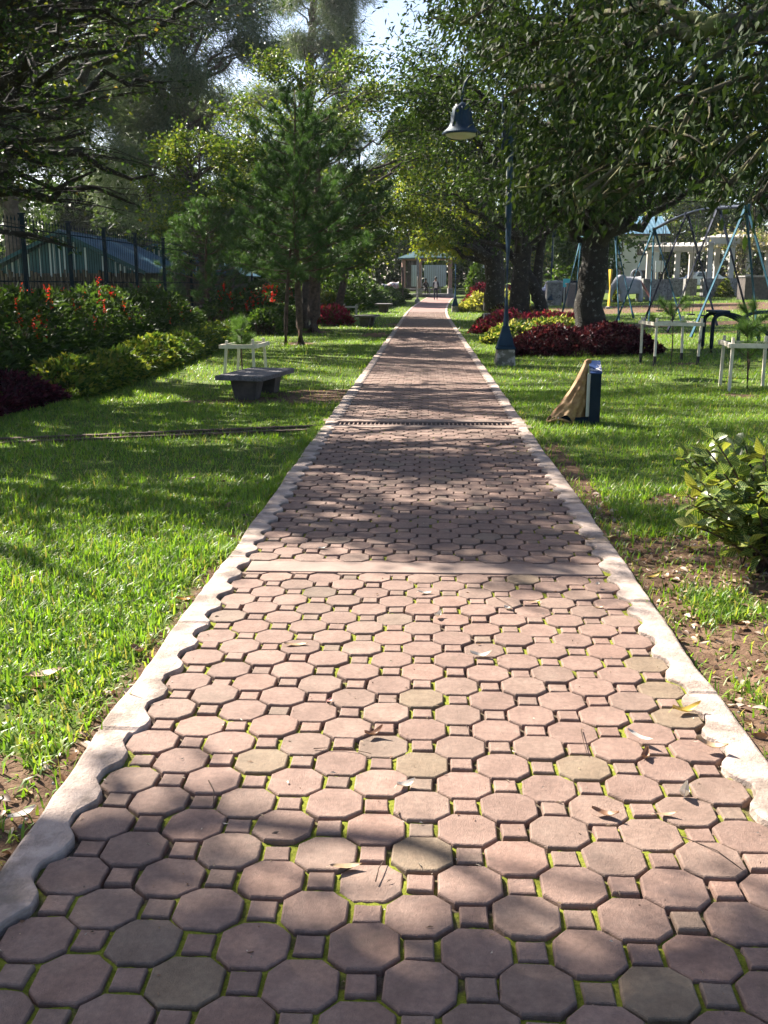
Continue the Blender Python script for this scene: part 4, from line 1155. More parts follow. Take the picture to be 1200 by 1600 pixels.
# ---- pine seedlings inside the timber guards
SEED_SPOTS = []
def seedling(label, base, h, seed, w=.3):
    g = np.random.default_rng(seed)
    root = thing('pine_seedling', label, 'sapling', base)
    st = MB(); pts = []; ax = []
    top = np.array([g.normal(0, .06), g.normal(0, .06), h])
    lp = bez((0, 0, 0), (g.normal(0, .05), g.normal(0, .05), h * .5), top, 8); st.tube(lp, np.linspace(.016, .006, 8), 6)
    tips = [(top, np.array([0, 0, 1.]))]
    for k in range(7):
        u = .45 + .45 * g.random(); a = k * 2.4 + g.random()
        q = np.array([np.interp(u, np.linspace(0, 1, 8), lp[:, i]) for i in range(3)])
        e = q + np.array([math.cos(a) * w, math.sin(a) * w, w * .8]) * (.5 + .6 * g.random())
        st.tube(bez(q, (q + e) / 2 + np.array([0, 0, -.04]), e, 5), np.linspace(.008, .005, 5), 4, cap=False)
        tips.append((e, unit(e - q)))
    for e, d in tips:
        k = 330
        pts.append(e - d * (.20 * g.random(k))[:, None]); ax.append(d * .9 + unit(g.normal(size=(k, 3))) * .95)
    st.build('stem', M['bark_pine'], root, smooth=True)
    pts = np.concatenate(pts); ax = np.concatenate(ax); n = len(pts)
    v, f, t, _ = needles(g, pts, ax, .17 * (.6 + .6 * g.random(n)), np.full(n, .0045), palette(g, n, [(.10, .19, .045), (.14, .23, .05), (.075, .145, .04)], None, .4))
    np_mesh('needles', v, f, M['needle'], root, tint=t)
    return root
# ================================================================== BUILT THINGS
def curve(ctrl, n=16):
    """Catmull-Rom through control points"""
    c = [np.array(p, float) for p in ctrl]
    c = [2 * c[0] - c[1]] + c + [2 * c[-1] - c[-2]]
    out = []
    per = max(2, n // (len(c) - 3))
    for i in range(1, len(c) - 2):
        for t in np.linspace(0, 1, per, endpoint=False):
            a, b, d, e = c[i - 1], c[i], c[i + 1], c[i + 2]
            out.append(0.5 * ((2 * b) + (-a + d) * t + (2 * a - 5 * b + 4 * d - e) * t * t + (-a + 3 * b - 3 * d + e) * t ** 3))
    out.append(c[-2])
    return out

# ---- street lamp
def make_lamp():
    root = thing('street_lamp', 'blue street lamp with hanging bell shade, beside the maroon hedge', 'lamp post', (0, 0, 0))
    pl = MB().box((0, 0, .12), (.42, .42, .42), .03, .86).build('plinth', M['plinth'], root, bevel=.03)
    f = MB()
    prof = [(.20, .33), (.20, .36), (.175, .40), (.075, .76), (.075, .80)]
    vs = []; fs = []
    for r_, z in prof:
        vs += [(-r_, -r_, z), (r_, -r_, z), (r_, r_, z), (-r_, r_, z)]
    for i in range(len(prof) - 1):
        for k in range(4): fs.append((i * 4 + k, i * 4 + (k + 1) % 4, (i + 1) * 4 + (k + 1) % 4, (i + 1) * 4 + k))
    fs += [(3, 2, 1, 0), tuple(range(16, 20))]
    f.add(vs, fs); fl = f.build('flared_base', M['blue'], root, bevel=.008)
    for sx in (-.07, .07):
        MB().box((sx, -.186, .405), (.11, .016, .014)).build('vent_slot', M['blue_dark'], fl)
    MB().tube([(0, 0, .78), (0, 0, 2.6), (0, 0, 4.74)], [.062, .058, .052], 14).build('pole', M['blue'], root, smooth='auto')
    MB().tube([(-.066, -.02, 2.75), (-.068, -.02, 4.1), (-.05, -.02, 4.22)], .011, 6).build('conduit', M['lens'], root, smooth=True)
    MB().box((-.095, 0, 4.46), (.15, .03, .46)).build('bracket_plate', M['blue_dark'], root, bevel=.004)
    ar = [(-.17, 0, 4.17), (-.17, 0, 4.7), (-.17, 0, 5.25)] + [tuple(p) for p in curve([(-.19, 0, 5.40), (-.40, 0, 5.66), (-.66, 0, 5.72), (-.89, 0, 5.56), (-.98, 0, 5.28), (-.985, 0, 5.12)], 20)]
    MB().tube(ar, [.024] * len(ar), 9).build('arm', M['blue'], root, smooth=True)
    bell = MB().lathe([(.03, .66), (.06, .65), (.13, .62), (.175, .55), (.195, .44), (.215, .30), (.26, .19), (.345, .115), (.385, .085), (.385, .055), (.34, .05), (.30, .06)], 28, (-.985, 0, 4.49), cap=False).build('bell_shade', M['blue'], root, smooth='auto')
    for k in range(8):
        a = k * math.pi / 4
        pr = [(.177, .55), (.198, .44), (.218, .30), (.262, .19)]
        MB().tube([(-.985 + r_ * math.cos(a), r_ * math.sin(a), 4.49 + z) for r_, z in pr], .009, 5).build('rib', M['blue'], bell, smooth=True)
    MB().lathe([(.32, .062), (.30, .03), (.22, -.005), (.10, -.025), (.001, -.03)], 24, (-.985, 0, 4.49), cap=False).build('lens', M['lens'], root, smooth=True)
    return root
lamp = make_lamp()
q = gp(790, 569); lamp.location = (q.x, q.y + .2, q.z - .03)
L2 = copy_tree(lamp); q = gp(711, 487); L2.location = q
L2['label'] = 'far blue lamp post with flared foot where the path bends'
L3 = copy_tree(lamp); q = gp(860, 477); L3.location = q; L3.rotation_euler.z = R(160)
L3['label'] = 'dark blue lamp post among the stone planters right of the twin tree'
for l in (lamp, L2, L3): l['group'] = 'blue park lamps'

# ---- concrete slab benches
def make_bench(label, loc, rz, w=.68, l=1.5, h=.36):
    root = thing('slab_bench', label, 'bench', loc, rz, 'concrete slab benches')
    g = random.Random(label)
    m = MB(); m.box((0, 0, h - .04), (w * 1.06, l, .075)); s = m.build('seat_slab', M['bench'], root, bevel=.016)
    for v in s.data.vertices:
        v.co += Vector((g.gauss(0, .004), g.gauss(0, .004), g.gauss(0, .002)))
    for y in (-l * .27, l * .30):
        MB().box((0, y, (h - .078) / 2 - .03), (w * .42, .22, h - .02), 0, 1.45).build('pedestal', M['bench_leg'], root, bevel=.012)
    return root
make_bench('dark concrete slab bench nearest, beside the brown bare patch', G(-2.53, 14.85), R(-10))
q = gp(572, 510); make_bench('small pale-topped slab bench left of the path, middle one', (q.x, q.y + .6, q.z - .03), R(-8), .72, 1.5, .46)
q = gp(599, 487.5); make_bench('dark slab bench farthest along the left lawn', (q.x, q.y + .6, q.z - .03), R(-4), .85, 1.5, .5)

# ---- timber guards round the seedlings
def make_guard(label, loc, rz, w, l, h, tar=False, rails='all', seed=1):
    root = thing('tree_guard', label, 'tree guard', loc, rz, 'timber seedling guards')
    g = random.Random(seed)
    for sx in (-1, 1):
        for sy in (-1, 1):
            tx, ty = g.gauss(0, .025), g.gauss(0, .025)
            p0 = Vector((sx * w / 2, sy * l / 2, -.03)); p1 = Vector((sx * w / 2 * .97 + tx, sy * l / 2 * .97 + ty, h + g.uniform(-.01, .04)))
            st = MB().bar(p0, p1, .045, .045).build('stake', M['timber'], root, bevel=.003)
            if tar:
                MB().bar(p0 - (p1 - p0) * .01, p0 + (p1 - p0) * .22, .050, .050).build('tarred_foot', M['tar'], st)
    hr = h - .11
    o = .036
    for s in (-1, 1):
        MB().bar((-w / 2 - .07, s * (l / 2 + o * s * s) , hr + g.gauss(0, .006)), (w / 2 + .07, s * (l / 2 + o), hr + g.gauss(0, .006)), .024, .068, up=(0, 0, 1)).build('rail', M['timber'], root, bevel=.002)
        MB().bar((s * (w / 2 + o), -l / 2 - .07, hr + .004 + g.gauss(0, .006)), (s * (w / 2 + o), l / 2 + .07, hr + .004 + g.gauss(0, .006)), .024, .066, up=(0, 0, 1)).build('rail', M['timber'], root, bevel=.002)
    return root
make_guard('pale timber guard behind the nearest slab bench', G(-3.33, 18.4), R(-4), .56, .95, .66, seed=2)
seedling('pale green pine seedling in the guard behind the nearest bench', G(-3.38, 18.3), 1.02, 71, .24)
q = gp(1044, 566); make_guard('pale timber guard with black-tarred feet right of the maroon hedge', (q.x, q.y, float(lawn(q.x, q.y))), R(3), .86, 1.05, .92, True, seed=3)
seedling('dark pine seedling in the guard with black feet', (q.x + .05, q.y, float(lawn(q.x, q.y))), 1.18, 72, .42)
q = gp(1166, 604); make_guard('weathered timber guard near the right edge with a crooked stake', (q.x, q.y, float(lawn(q.x, q.y))), R(-6), .66, .78, .80, seed=4)
seedling('yellow-green pine seedling in the right edge guard', (q.x + .02, q.y, float(lawn(q.x, q.y))), 1.0, 73, .26)
seedling('tall light pine seedling touching the right edge beyond the crooked guard', (q.x + .45, q.y + 1.4, float(lawn(q.x + .4, q.y + 1.4))), 1.30, 74, .26)
q = gp(546, 497); make_guard('far pale guard behind the middle slab bench', (q.x, q.y + .5, q.z - .03), R(5), .62, .7, .66, seed=5)
q = gp(590, 479); make_guard('far pale guard behind the farthest slab bench', (q.x, q.y + .5, q.z - .03), R(5), .95, .8, .72, seed=6)
q = gp(748, 478); make_guard('far pale guard right of the path by the lime hedge', (q.x, q.y, q.z - .03), R(0), .95, .8, .72, seed=7)

# ---- litter sack on its blue stand
def make_stand():
    c = gp(925, 657)
    root = thing('sack_stand', 'navy wooden stand with chipped blue top right of the drain', 'stand', (c.x, c.y, -.03), R(-4))
    up = MB()
    up.add([(-.05, -.14, 0), (.075, -.14, 0), (.075, .16, 0), (-.05, .16, 0), (-.05, -.14, .60), (.075, -.14, .60), (.075, .16, .72), (-.05, .16, .72)], [(3, 2, 1, 0), (4, 5, 6, 7), (0, 1, 5, 4), (1, 2, 6, 5), (2, 3, 7, 6), (3, 0, 4, 7)])
    u = up.build('upright', M['blue_dark'], root, bevel=.004)
    t = MB(); t.add([(-.056, -.146, .602), (.081, -.146, .602), (.081, .166, .724), (-.056, .166, .724), (-.056, -.146, .617), (.081, -.146, .617), (.081, .166, .739), (-.056, .166, .739)], [(3, 2, 1, 0), (4, 5, 6, 7), (0, 1, 5, 4), (1, 2, 6, 5), (2, 3, 7, 6), (3, 0, 4, 7)])
    t.build('top_board', M['blue_chip'], root, bevel=.003)
    MB().bar((-.064, -.10, .09), (-.064, -.10, .60), .018, .05).build('edge_strip', M['lens'], root, bevel=.002)
    MB().bar((-.40, -.115, .045), (-.06, -.115, .045), .05, .075, up=(0, 0, 1)).build('base_rail', M['blue_dark'], root, bevel=.004)
    MB().box((-.412, -.115, .045), (.016, .055, .08)).build('rail_end', M['timber'], root, bevel=.002)
    MB().bar((-.40, .12, .045), (-.06, .12, .045), .05, .075, up=(0, 0, 1)).build('base_rail', M['blue_dark'], root, bevel=.004)
    # the sack hangs from the stand's top and flares out over the base
    m, nt, b = nodes('sack_cloth')
    tn = tex(nt, 14, 5, .65); 
    col = ramp(nt, tn.outputs['Fac'], [(.3, (.18, .09, .032)), (.5, (.31, .17, .062)), (.72, (.44, .28, .125))])
    tc = N(nt, 'ShaderNodeTexCoord'); mp = N(nt, 'ShaderNodeMapping'); nt.links.new(tc.outputs['UV'], mp.inputs[0])
    mp.inputs['Scale'].default_value = (26, 5, 1)
    tp = N(nt, 'ShaderNodeTexNoise'); tp.inputs['Scale'].default_value = 1.0; tp.inputs['Detail'].default_value = 2; nt.links.new(mp.outputs[0], tp.inputs['Vector'])
    ink = ramp(nt, tp.outputs['Fac'], [(.5, (0, 0, 0)), (.56, (1, 1, 1))])
    sp = N(nt, 'ShaderNodeSeparateXYZ'); nt.links.new(tc.outputs['UV'], sp.inputs[0])
    band = ramp(nt, sp.outputs[1], [(.30, (0, 0, 0)), (.34, (1, 1, 1)), (.46, (1, 1, 1)), (.50, (0, 0, 0))])
    ink = mixc(nt, 1.0, ink, band, 'MULTIPLY')
    col = mixc(nt, mixc(nt, 1.0, ink, (.75, .75, .75), 'MULTIPLY'), col, (.42, .11, .02))
    nt.links.new(col, b.inputs['Base Color']); b.inputs['Roughness'].default_value = .7
    wv = tex(nt, 160, 2, .6); bump(nt, b, wv.outputs['Fac'], .5, .004)
    sk = thing('litter_sack', 'tan woven sack with faded orange print hanging on the navy stand', 'sack', (c.x, c.y, -.03), R(-4))
    nu, nv = 26, 40
    vs = []; uv = []
    g = np.random.default_rng(8)
    for i in range(nu):
        u = i / (nu - 1)                         # 0 top, 1 bottom
        z = .70 * (1 - u) ** 1.04 + .05
        hx = .024 + .185 * u ** 1.15
        xc = -.070 - hx - .085 * max(0, u - .45) ** 1.4
        hy = .045 + .125 * u ** .7
        for k in range(nv):
            a = 2 * math.pi * k / nv
            fold = 1 + .09 * math.sin(5 * a + 3 * u) * u + .07 * math.sin(9 * a + 9 * u) * min(1, u * 2) + .05 * math.sin(14 * a - 6 * u) * u
            x = xc + hx * math.cos(a) * fold
            y = hy * math.sin(a) * fold
            nz = float(vnoise(x * 1.0 + y, z, .06, 77)) - .5
            y -= .03 * nz * (math.sin(a) < 0) * min(1, 3 * u); x += .02 * nz * u
            dz = .05 * u ** 5 * math.sin(3 * a + 1) + .03 * u ** 3 * math.sin(7 * a) + .02 * nz * u
            vs.append((min(x, -.072 + .006 * math.sin(a)), y, max(z + dz, .012))); uv.append((u, k / nv))
    f = []
    for i in range(nu - 1):
        for k in range(nv):
            f.append((i * nv + k, i * nv + (k + 1) % nv, (i + 1) * nv + (k + 1) % nv, (i + 1) * nv + k))
    o = np_mesh('cloth', np.array(vs), [np.array(f)], m, sk, smooth=True, uv=np.array(uv))
    s_ = MB()
    s_.tube(curve([(-.10, -.02, .70), (-.085, -.03, .745), (-.05, -.02, .735)], 8), [.03, .03, .025, .02, .02, .02, .02, .02, .02][:9] if False else .026, 8); s_.build('knot', m, sk, smooth=True)
    h_ = MB(); ring = [( -.335 + .20 * math.cos(t) , .17 * math.sin(t), .035 + .022 * math.sin(3 * t + 1)) for t in np.linspace(2.2, 5.6, 24)]
    h_.tube(ring, [.010 + .008 * abs(math.sin(5 * t)) for t in np.linspace(0, 3, 24)], 6); h_.build('rolled_hem', m, sk, smooth=True)
make_stand()

# ---- little sign and bollard by the hedges
q = gp(762, 517); sg = thing('small_sign', 'small white-framed grey sign standing in the pink hedge', 'sign', (q.x, q.y, q.z - .03), R(8))
MB().bar((-.14, 0, -.03), (-.14, 0, .62), .05, .05).build('post', M['timber'], sg)
MB().box((.06, .005, .47), (.34, .03, .30)).build('panel', M['concrete'], sg, bevel=.004)
MB().bar((-.17, 0, .64), (.25, 0, .64), .04, .03).build('frame_rail', M['timber'], sg)
MB().box((.0, -.25, .02), (.5, .16, .10)).build('foot_slab', M['concrete'], sg, bevel=.01)
q = gp(720, 485); bo = thing('bollard', 'short dark blue bollard right of the far lamp', 'bollard', (q.x, q.y, q.z - .03))
MB().lathe([(.10, 0), (.10, .40), (.12, .41), (.12, .46), (.06, .50)], 12).build('post', M['blue'], bo, smooth='auto')
q = gp(484, 512); wp = thing('white_post', 'thin weathered white post beside the broad pine stem', 'post', (q.x, q.y, q.z - .03))
MB().tube([(0, 0, 0), (.02, 0, 1.2), (0, 0, 2.3)], [.06, .055, .05], 8).build('shaft', M['timber'], wp, smooth='auto')
MB().lathe([(.085, 0), (.085, .10), (.06, .13)], 8).build('collar', M['concrete'], wp)
q = gp(514, 499); pb = thing('planter_box', 'dark brown flaring planter box with pale plant behind the leaning pine', 'planter', (q.x, q.y, q.z - .03))
MB().box((0, 0, .36), (.62, .62, .74), 0, 1.32).build('box', M['bench_leg'], pb, bevel=.015)
MB().box((0, 0, .755), (.86, .86, .05)).build('rim', M['bark_pine'], pb, bevel=.01)
gpl = np.random.default_rng(77); n_ = 420
vv, f, t, uv = leaf_cards(gpl, np.concatenate([gpl.normal(0, .17, (n_, 2)), (.78 + .25 * gpl.random((n_, 1)))], 1), gpl.normal(0, .6, (n_, 3)) + np.array([0, 0, 1]), np.full(n_, .3), np.full(n_, .09), palette(gpl, n_, VARIEG + LIME))
np_mesh('plant', vv, f, M['leaf'], pb, tint=t)

# ---- metal fence behind the flower bushes
FX = -8.6
fence = thing('metal_fence', 'tall dark metal picket fence behind the red flower bushes', 'fence', (FX, 34, float(gz(FX, 34)) - .05))
def fh(y): return 3.0
posts = [16.4, 18.9, 21.6, 24.4, 27.1, 30.0, 33.2, 37.0, 41.0, 45.5, 50.0]
for y in posts:
    p_ = MB().box((0, y - 34, 1.55), (.085, .085, 3.1)).build('post', M['blue_dark'], fence, bevel=.006)
    MB().box((0, y - 34, 3.12), (.13, .13, .04)).build('cap', M['blue_dark'], p_, bevel=.006)
pick = None; far = MB(); nb = 0
for y0, y1 in zip(posts[:-1], posts[1:]):
    for z in (.5, 1.72, 2.82):
        MB().bar((0, y0 - 34 + .065, z), (0, y1 - 34 - .065, z), .022, .028).build('rail', M['blue_dark'], fence)
    for y in np.arange(y0 + .16, y1 - .1, .19):
        if nb < 200:
            if pick is None:
                pm = MB(); pm.tube([(.028, 0, .3), (.028, 0, 2.95)], 0.0075, 5); pm.lathe([(.0075, 2.95), (.02, 2.98), (.001, 3.06)], 5, (.028, 0, 0)); pick = pm.build('picket', M['blue_dark'], fence); o = pick
            else:
                o = pick.copy(); link(o, fence)
            o.location = (0, y - 34, 0); nb += 1
        else:
            far.tube([(.028, y - 34, .3), (.028, y - 34, 3.0)], .011, 4)
far.build('pickets', M['blue_dark'], fence)['kind'] = 'stuff'

# ---- sheds with corrugated roofs
M['roof_teal'] = simple('corrugated_teal', (.055, .12, .165), (.10, .18, .235), 1.5, .38, .08, .004, spots=(2.2, .62, .72, (.16, .11, .09)))
M['gable_teal'] = simple('gable_sheet_teal', (.018, .065, .082), (.032, .095, .115), 2.0, .45, .1, .004)
M['gable_pale'] = simple('gable_strip_pale', (.34, .38, .42), (.45, .48, .52), 3.0, .5, .1, .004)
M['bamboo'] = simple('bamboo_stake', (.055, .04, .027), (.15, .115, .08), 3.0, .8, .4, .008)
M['cream'] = simple('cream_wall', (.50, .45, .38), (.62, .57, .50), 1.2, .85, .2, .006)
M['white_wall'] = simple('white_stucco', (.38, .35, .33), (.50, .47, .44), 1.2, .85, .3, .006, spots=(1.2, .6, .75, (.36, .33, .30)))
M['stone'] = simple('grey_stonework', (.13, .125, .12), (.30, .285, .275), 5.0, .9, 1.0, .02, spots=(9.0, .55, .6, (.07, .07, .065)))
M['glass'] = simple('dark_glass', (.015, .02, .025), (.03, .035, .04), 1.0, .08, 0.0, .001)
M['dark'] = simple('dark_void', (.012, .012, .012), (.03, .028, .026), 2.0, .9, .1, .004)

for _m in ('roof_teal', 'gaz_roof_', 'gable_teal'):
    if _m in M: M[_m].node_tree.nodes['Principled BSDF'].inputs['Specular IOR Level'].default_value = 0.15
def corrug(mb, x0, z0, x1, z1, ya, yb, pitch=.2, amp=.025):
    """corrugated sheet: waves run along y, sheet falls from (x0,z0) to (x1,z1)"""
    d = Vector((x1 - x0, 0, z1 - z0)); nrm = Vector((-d.z, 0, d.x)).normalized()
    if nrm.z < 0: nrm = -nrm
    ys = np.arange(ya, yb + 1e-6, pitch / 4); vs = []; fs = []
    for i, y in enumerate(ys):
        h = amp * math.sin(2 * math.pi * y / pitch)
        for p in (Vector((x0, y, z0)), Vector((x1, y, z1))):
            vs.append(p + nrm * h); vs.append(p + nrm * (h - .012))
    for i in range(len(ys) - 1):
        a = i * 4; b = a + 4
        fs += [(a, b, b + 2, a + 2), (a + 1, a + 3, b + 3, b + 1)]
    fs += [(0, 2, 3, 1), tuple(len(vs) - 4 + k for k in (0, 1, 3, 2))]
    mb.add(vs, fs)

def make_shed(label, x, y, w, d, eave, ridge, seed):
    root = thing('shed', label, 'shed', (x, y, float(gz(x, y)) - .1))
    g = random.Random(seed); h = w / 2
    wl_ = MB(); wl_.box((0, d / 2, eave / 2 - .1), (w - .5, d - .3, eave - .05)); wl_.build('wall', M['bench_leg'], root)
    gb = MB(); gb.add([(-h + .2, .10, eave - .15), (h - .2, .10, eave - .15), (0, .10, ridge - .12), (-h + .2, .16, eave - .15), (h - .2, .16, eave - .15), (0, .16, ridge - .12)], [(0, 1, 2), (5, 4, 3), (0, 3, 4, 1), (1, 4, 5, 2), (2, 5, 3, 0)])
    gb.build('gable', M['gable_teal'], root)
    k = -h + .35
    while k < h - .3:
        top = ridge - .2 - abs(k) * (ridge - eave) / h
        if top > eave + .05 and g.random() < .8:
            MB().box((k, .085, (eave - .3 + top) / 2), (.05 + .05 * g.random(), .024, top - eave + .3)).build('batten', M['gable_pale'], root)
        k += .16 + .12 * g.random()
    k = -h + .1; i = 0
    while k < h - .1:
        wd = .07 + .05 * g.random(); ht = eave - .2 + g.uniform(-.15, .2)
        MB().tube([(k, .02 + g.uniform(-.02, .02), 0), (k + g.gauss(0, .02), .02, ht)], wd * .5, 6).build('stake', M['bamboo'], root)
        k += wd + .035
    for sgn in (-1, 1):
        r_ = MB(); corrug(r_, 0.0, ridge, sgn * (h + .25), eave - .12, -.25, d + .2); r_.build('roof_sheet', M['roof_teal'], root, smooth=True)
        f_ = MB(); f_.bar((0, -.28, ridge - .03), (sgn * (h + .25), -.28, eave - .15), .035, .14, up=(0, 0, 1)); f_.build('barge_board', M['gable_teal'], root)
    MB().tube([(0, -.26, ridge + .02), (0, d + .2, ridge + .02)], .06, 8).build('ridge_cap', M['roof_teal'], root)
    return root
make_shed('blue-green shed with corrugated roof and striped gable behind the fence', -14.4, 40, 6.2, 8.5, 2.3, 3.75, 1)
make_shed('second corrugated-roofed shed farther back beyond the striped one', -14.2, 53, 6.6, 12, 2.3, 3.7, 2)

# ---- gazebo
M['gaz_post'] = simple('gazebo_post_pink', (.26, .15, .125), (.36, .22, .185), 2.0, .8, .2, .004)
M['gaz_roof'] = simple('gazebo_roof_teal', (.028, .062, .075), (.05, .09, .105), 3.0, .95, .2, .006)
M['gaz_roof'].node_tree.nodes['Principled BSDF'].inputs['Specular IOR Level'].default_value = 0.08
gx, gy = xat(667, 90), 90.0
gaz = thing('gazebo', 'open gazebo with teal hipped roof and pinkish posts at the path end', 'gazebo', (gx, gy, float(gz(0, 90)) - .02))
MB().lathe([(2.5, 0), (2.5, .22)], 6).build('floor_slab', M['concrete'], gaz)
for k in range(6):
    a = k * math.pi / 3 + R(12)
    b0 = a + math.pi / 3
    if k % 3 == 0 or k == 4:
      po = MB().box((2.1 * math.cos(a), 2.1 * math.sin(a), 1.75), (.30, .30, 3.1), a).build('post', M['gaz_post'], gaz, bevel=.02)
      MB().box((2.1 * math.cos(a), 2.1 * math.sin(a), .45), (.42, .42, .5), a).build('footing', M['concrete'], po, bevel=.02)
    b0 = a + math.pi / 3
    MB().bar((2.12 * math.cos(a), 2.12 * math.sin(a), 3.22), (2.12 * math.cos(b0), 2.12 * math.sin(b0), 3.22), .16, .2, up=(0, 0, 1)).build('beam', M['gaz_post'], gaz)
    rf = MB()
    c0, c1 = (2.65 * math.cos(a), 2.65 * math.sin(a), 3.28), (2.65 * math.cos(b0), 2.65 * math.sin(b0), 3.28)
    m0, m1 = (1.25 * math.cos(a), 1.25 * math.sin(a), 3.82), (1.25 * math.cos(b0), 1.25 * math.sin(b0), 3.82)
    rf.add([c0, c1, m1, m0, (0, 0, 4.15), (c0[0], c0[1], 3.18), (c1[0], c1[1], 3.18)], [(0, 1, 2, 3), (3, 2, 4), (0, 5, 6, 1)])
    rf.build('roof_face', M['gaz_roof'], gaz)
for k in (1, 2, 4):
    a = k * math.pi / 3 + R(42)
    MB().box((1.55 * math.cos(a), 1.55 * math.sin(a), .62), (.45, 1.6, .1), a).build('seat', M['concrete'], gaz, bevel=.01)

# white panels behind the gazebo
M['panel'] = simple('white_panel', (.40, .43, .48), (.50, .53, .58), .8, .6, .05, .003)
pn = thing('panel_screen', 'row of white ribbed panels seen behind the gazebo', 'screen', (gx, 98, float(gz(0, 98))))
for k, px in enumerate((651, 671, 688, 757)):
    x = xat(px, 98) - gx; w_ = (1.0, 1.05, 1.1, 1.0)[k]
    pp = MB().box((x, 0, 1.6), (w_, .08, 2.0)).build('panel', M['panel'], pn)
    for j in range(5):
        MB().box((x - w_ * .4 + j * w_ * .2, -.055, 1.6), (.04, .03, 1.96)).build('rib', M['concrete'], pp)
    MB().box((x, .03, .3), (.12, .1, .6)).build('leg', M['concrete'], pn)
# tree stump posts and white boulder left of the gazebo
q = gp(611, 468); st = thing('draped_cloth', 'white and pinkish cloth spread over a low rail left of the gazebo', 'cloth', (q.x, 80, float(gz(q.x, 80)) - .02))
M['cloth'] = simple('white_pink_cloth', (.42, .22, .20), (.72, .66, .64), 2.2, .8, .3, .01, lo=.42, hi=.5)
nu, nv = 14, 10; vs = []
for i in range(nu):
    for j in range(nv):
        u = i / (nu - 1); v = j / (nv - 1)
        vs.append(((u - .5) * 1.35, (v - .5) * .55, 1.25 + .22 * u - 1.5 * abs(v - .5) ** 2 * (1 + .3 * math.sin(9 * u)) + .05 * math.sin(11 * u + 3 * v)))
np_mesh('cloth', np.array(vs), [np.array([(i * nv + j, i * nv + j + 1, (i + 1) * nv + j + 1, (i + 1) * nv + j) for i in range(nu - 1) for j in range(nv - 1)])], M['cloth'], st, smooth=True)
for sx in (-.6, .6): MB().tube([(sx, 0, 0), (sx, 0, 1.1 + .16 * sx)], .05, 6).build('leg', M['bark_pine'], st)
MB().bar((-.7, 0, 1.05), (.7, 0, 1.3), .06).build('rail', M['bark_pine'], st)
for px, h_, lb in ((629, 2.6, 'slim bare post left under the gazebo eave'), (652, 3.9, 'pale slender pole in front of the gazebo')):
    q = gp(px, 472); sp_ = thing('pole', lb, 'pole', (q.x, q.y, q.z - .05))
    MB().tube([(0, 0, 0), (.03, 0, h_ * .5), (.0, 0, h_)], [.11, .09, .08], 8).build('shaft', M['bark_grey'] if px < 640 else M['concrete'], sp_, smooth='auto')
    MB().lathe([(.2, 0), (.18, .25), (.12, .3)], 8).build('foot', M['concrete'], sp_)

# ---- swings
def make_swing_frame(label, frames, mats, x, bar_mat, rise=.25):
    """frames: y positions of the A-frames under a bar that runs along y"""
    y0 = frames[0]
    root = thing('playground_swing', label, 'swing', (x, y0, float(gz(x, y0)) - .05))
    H = 3.6
    def zt(y): return H + rise * math.sin(math.pi * (y - frames[-1]) / (frames[0] - frames[-1])) + float(gz(x, y)) - float(gz(x, y0))
    pts = [(0, y - y0, zt(y)) for y in np.linspace(frames[0], frames[-1], 14)]
    MB().tube(pts, .06, 8).build('top_bar', M[bar_mat], root, smooth=True)
    for y, mt in zip(frames, mats):
        z = zt(y); zg = float(gz(x, y)) - float(gz(x, y0))
        for s in (-1, 1):
            MB().tube([(s * .03, y - y0, z - .02), (s * 1.32, y - y0 + random.gauss(0, .04), zg)], .048, 8).build('leg', M[mt], root, smooth='auto')
        MB().box((0, y - y0, z), (.16, .16, .15)).build('joint', M[mt], root, bevel=.02)
    for y, s in ((frames[0], 1), (frames[-1], -1)):
        MB().tube([(0, y - y0, zt(y) - .1), (.25, y - y0 + s * 1.1, float(gz(x, y)) - float(gz(x, y0)))], .045, 8).build('brace', M[mats[0]], root, smooth='auto')
    return root, zt
sx_ = 8.95
sw, ztop = make_swing_frame('large swing frame with navy and light blue legs and arched bar', [41, 36, 32.2, 29.4], ['swing_blue', 'swing_black', 'swing_black', 'swing_blue'], sx_, 'swing_black')
M['seat_dark'] = simple('swing_seat_dark', (.02, .02, .022), (.05, .048, .045), 6, .7, .2, .004)
M['seat_pale'] = simple('swing_seat_pale', (.45, .43, .38), (.58, .55, .5), 6, .7, .2, .004)
M['chain'] = simple('swing_chain', (.10, .085, .075), (.2, .17, .15), 30, .5, .3, .002, .6)
for y, lb, mt in ((39.2, 'dark swing seat hanging farthest back', 'seat_dark'), (37.9, 'pale swing seat hanging beside the farthest dark one', 'seat_pale'), (34.6, 'dark swing seat hanging in the middle bay', 'seat_dark'), (33.2, 'dark swing seat hanging nearest in the middle bay', 'seat_dark')):
    zg = float(gz(sx_, y)); s = thing('hanging_swing', lb, 'swing', (sx_, y, zg + .45), 0, 'swing seats')
    MB().box((0, 0, 0), (.17, .48, .045)).build('seat', M[mt], s, bevel=.012)
    zt_ = ztop(y) + float(gz(sx_, 41)) - .05 - zg - .45
    for k in (-.22, .22):
        MB().tube([(0, k, .02), (0, k * .9, zt_ * .5), (0, k * .85, zt_ - .03)], .012, 4).build('chain', M['chain'], s)
# second swing, bar across the view
x2a, x2b, y2 = xat(905, 44), xat(958, 44), 44.0
s2 = thing('playground_swing', 'light blue swing frame partly hidden behind the big spotted trunk', 'swing', (x2a, y2, float(gz(x2a, y2)) - .05))
MB().tube([(-.1, 0, 3.5), (x2b - x2a + .1, 0, 3.55)], .055, 8).build('top_bar', M['swing_blue'], s2, smooth=True)
for x in (0, x2b - x2a):
    for dx, dy in ((-.9 if x == 0 else .12, -1.1), (-.05 if x == 0 else 1.15, .9)):
        MB().tube([(x, 0, 3.5), (x + dx, dy, 0.03)], .05, 8).build('leg', M['swing_blue'], s2, smooth='auto')

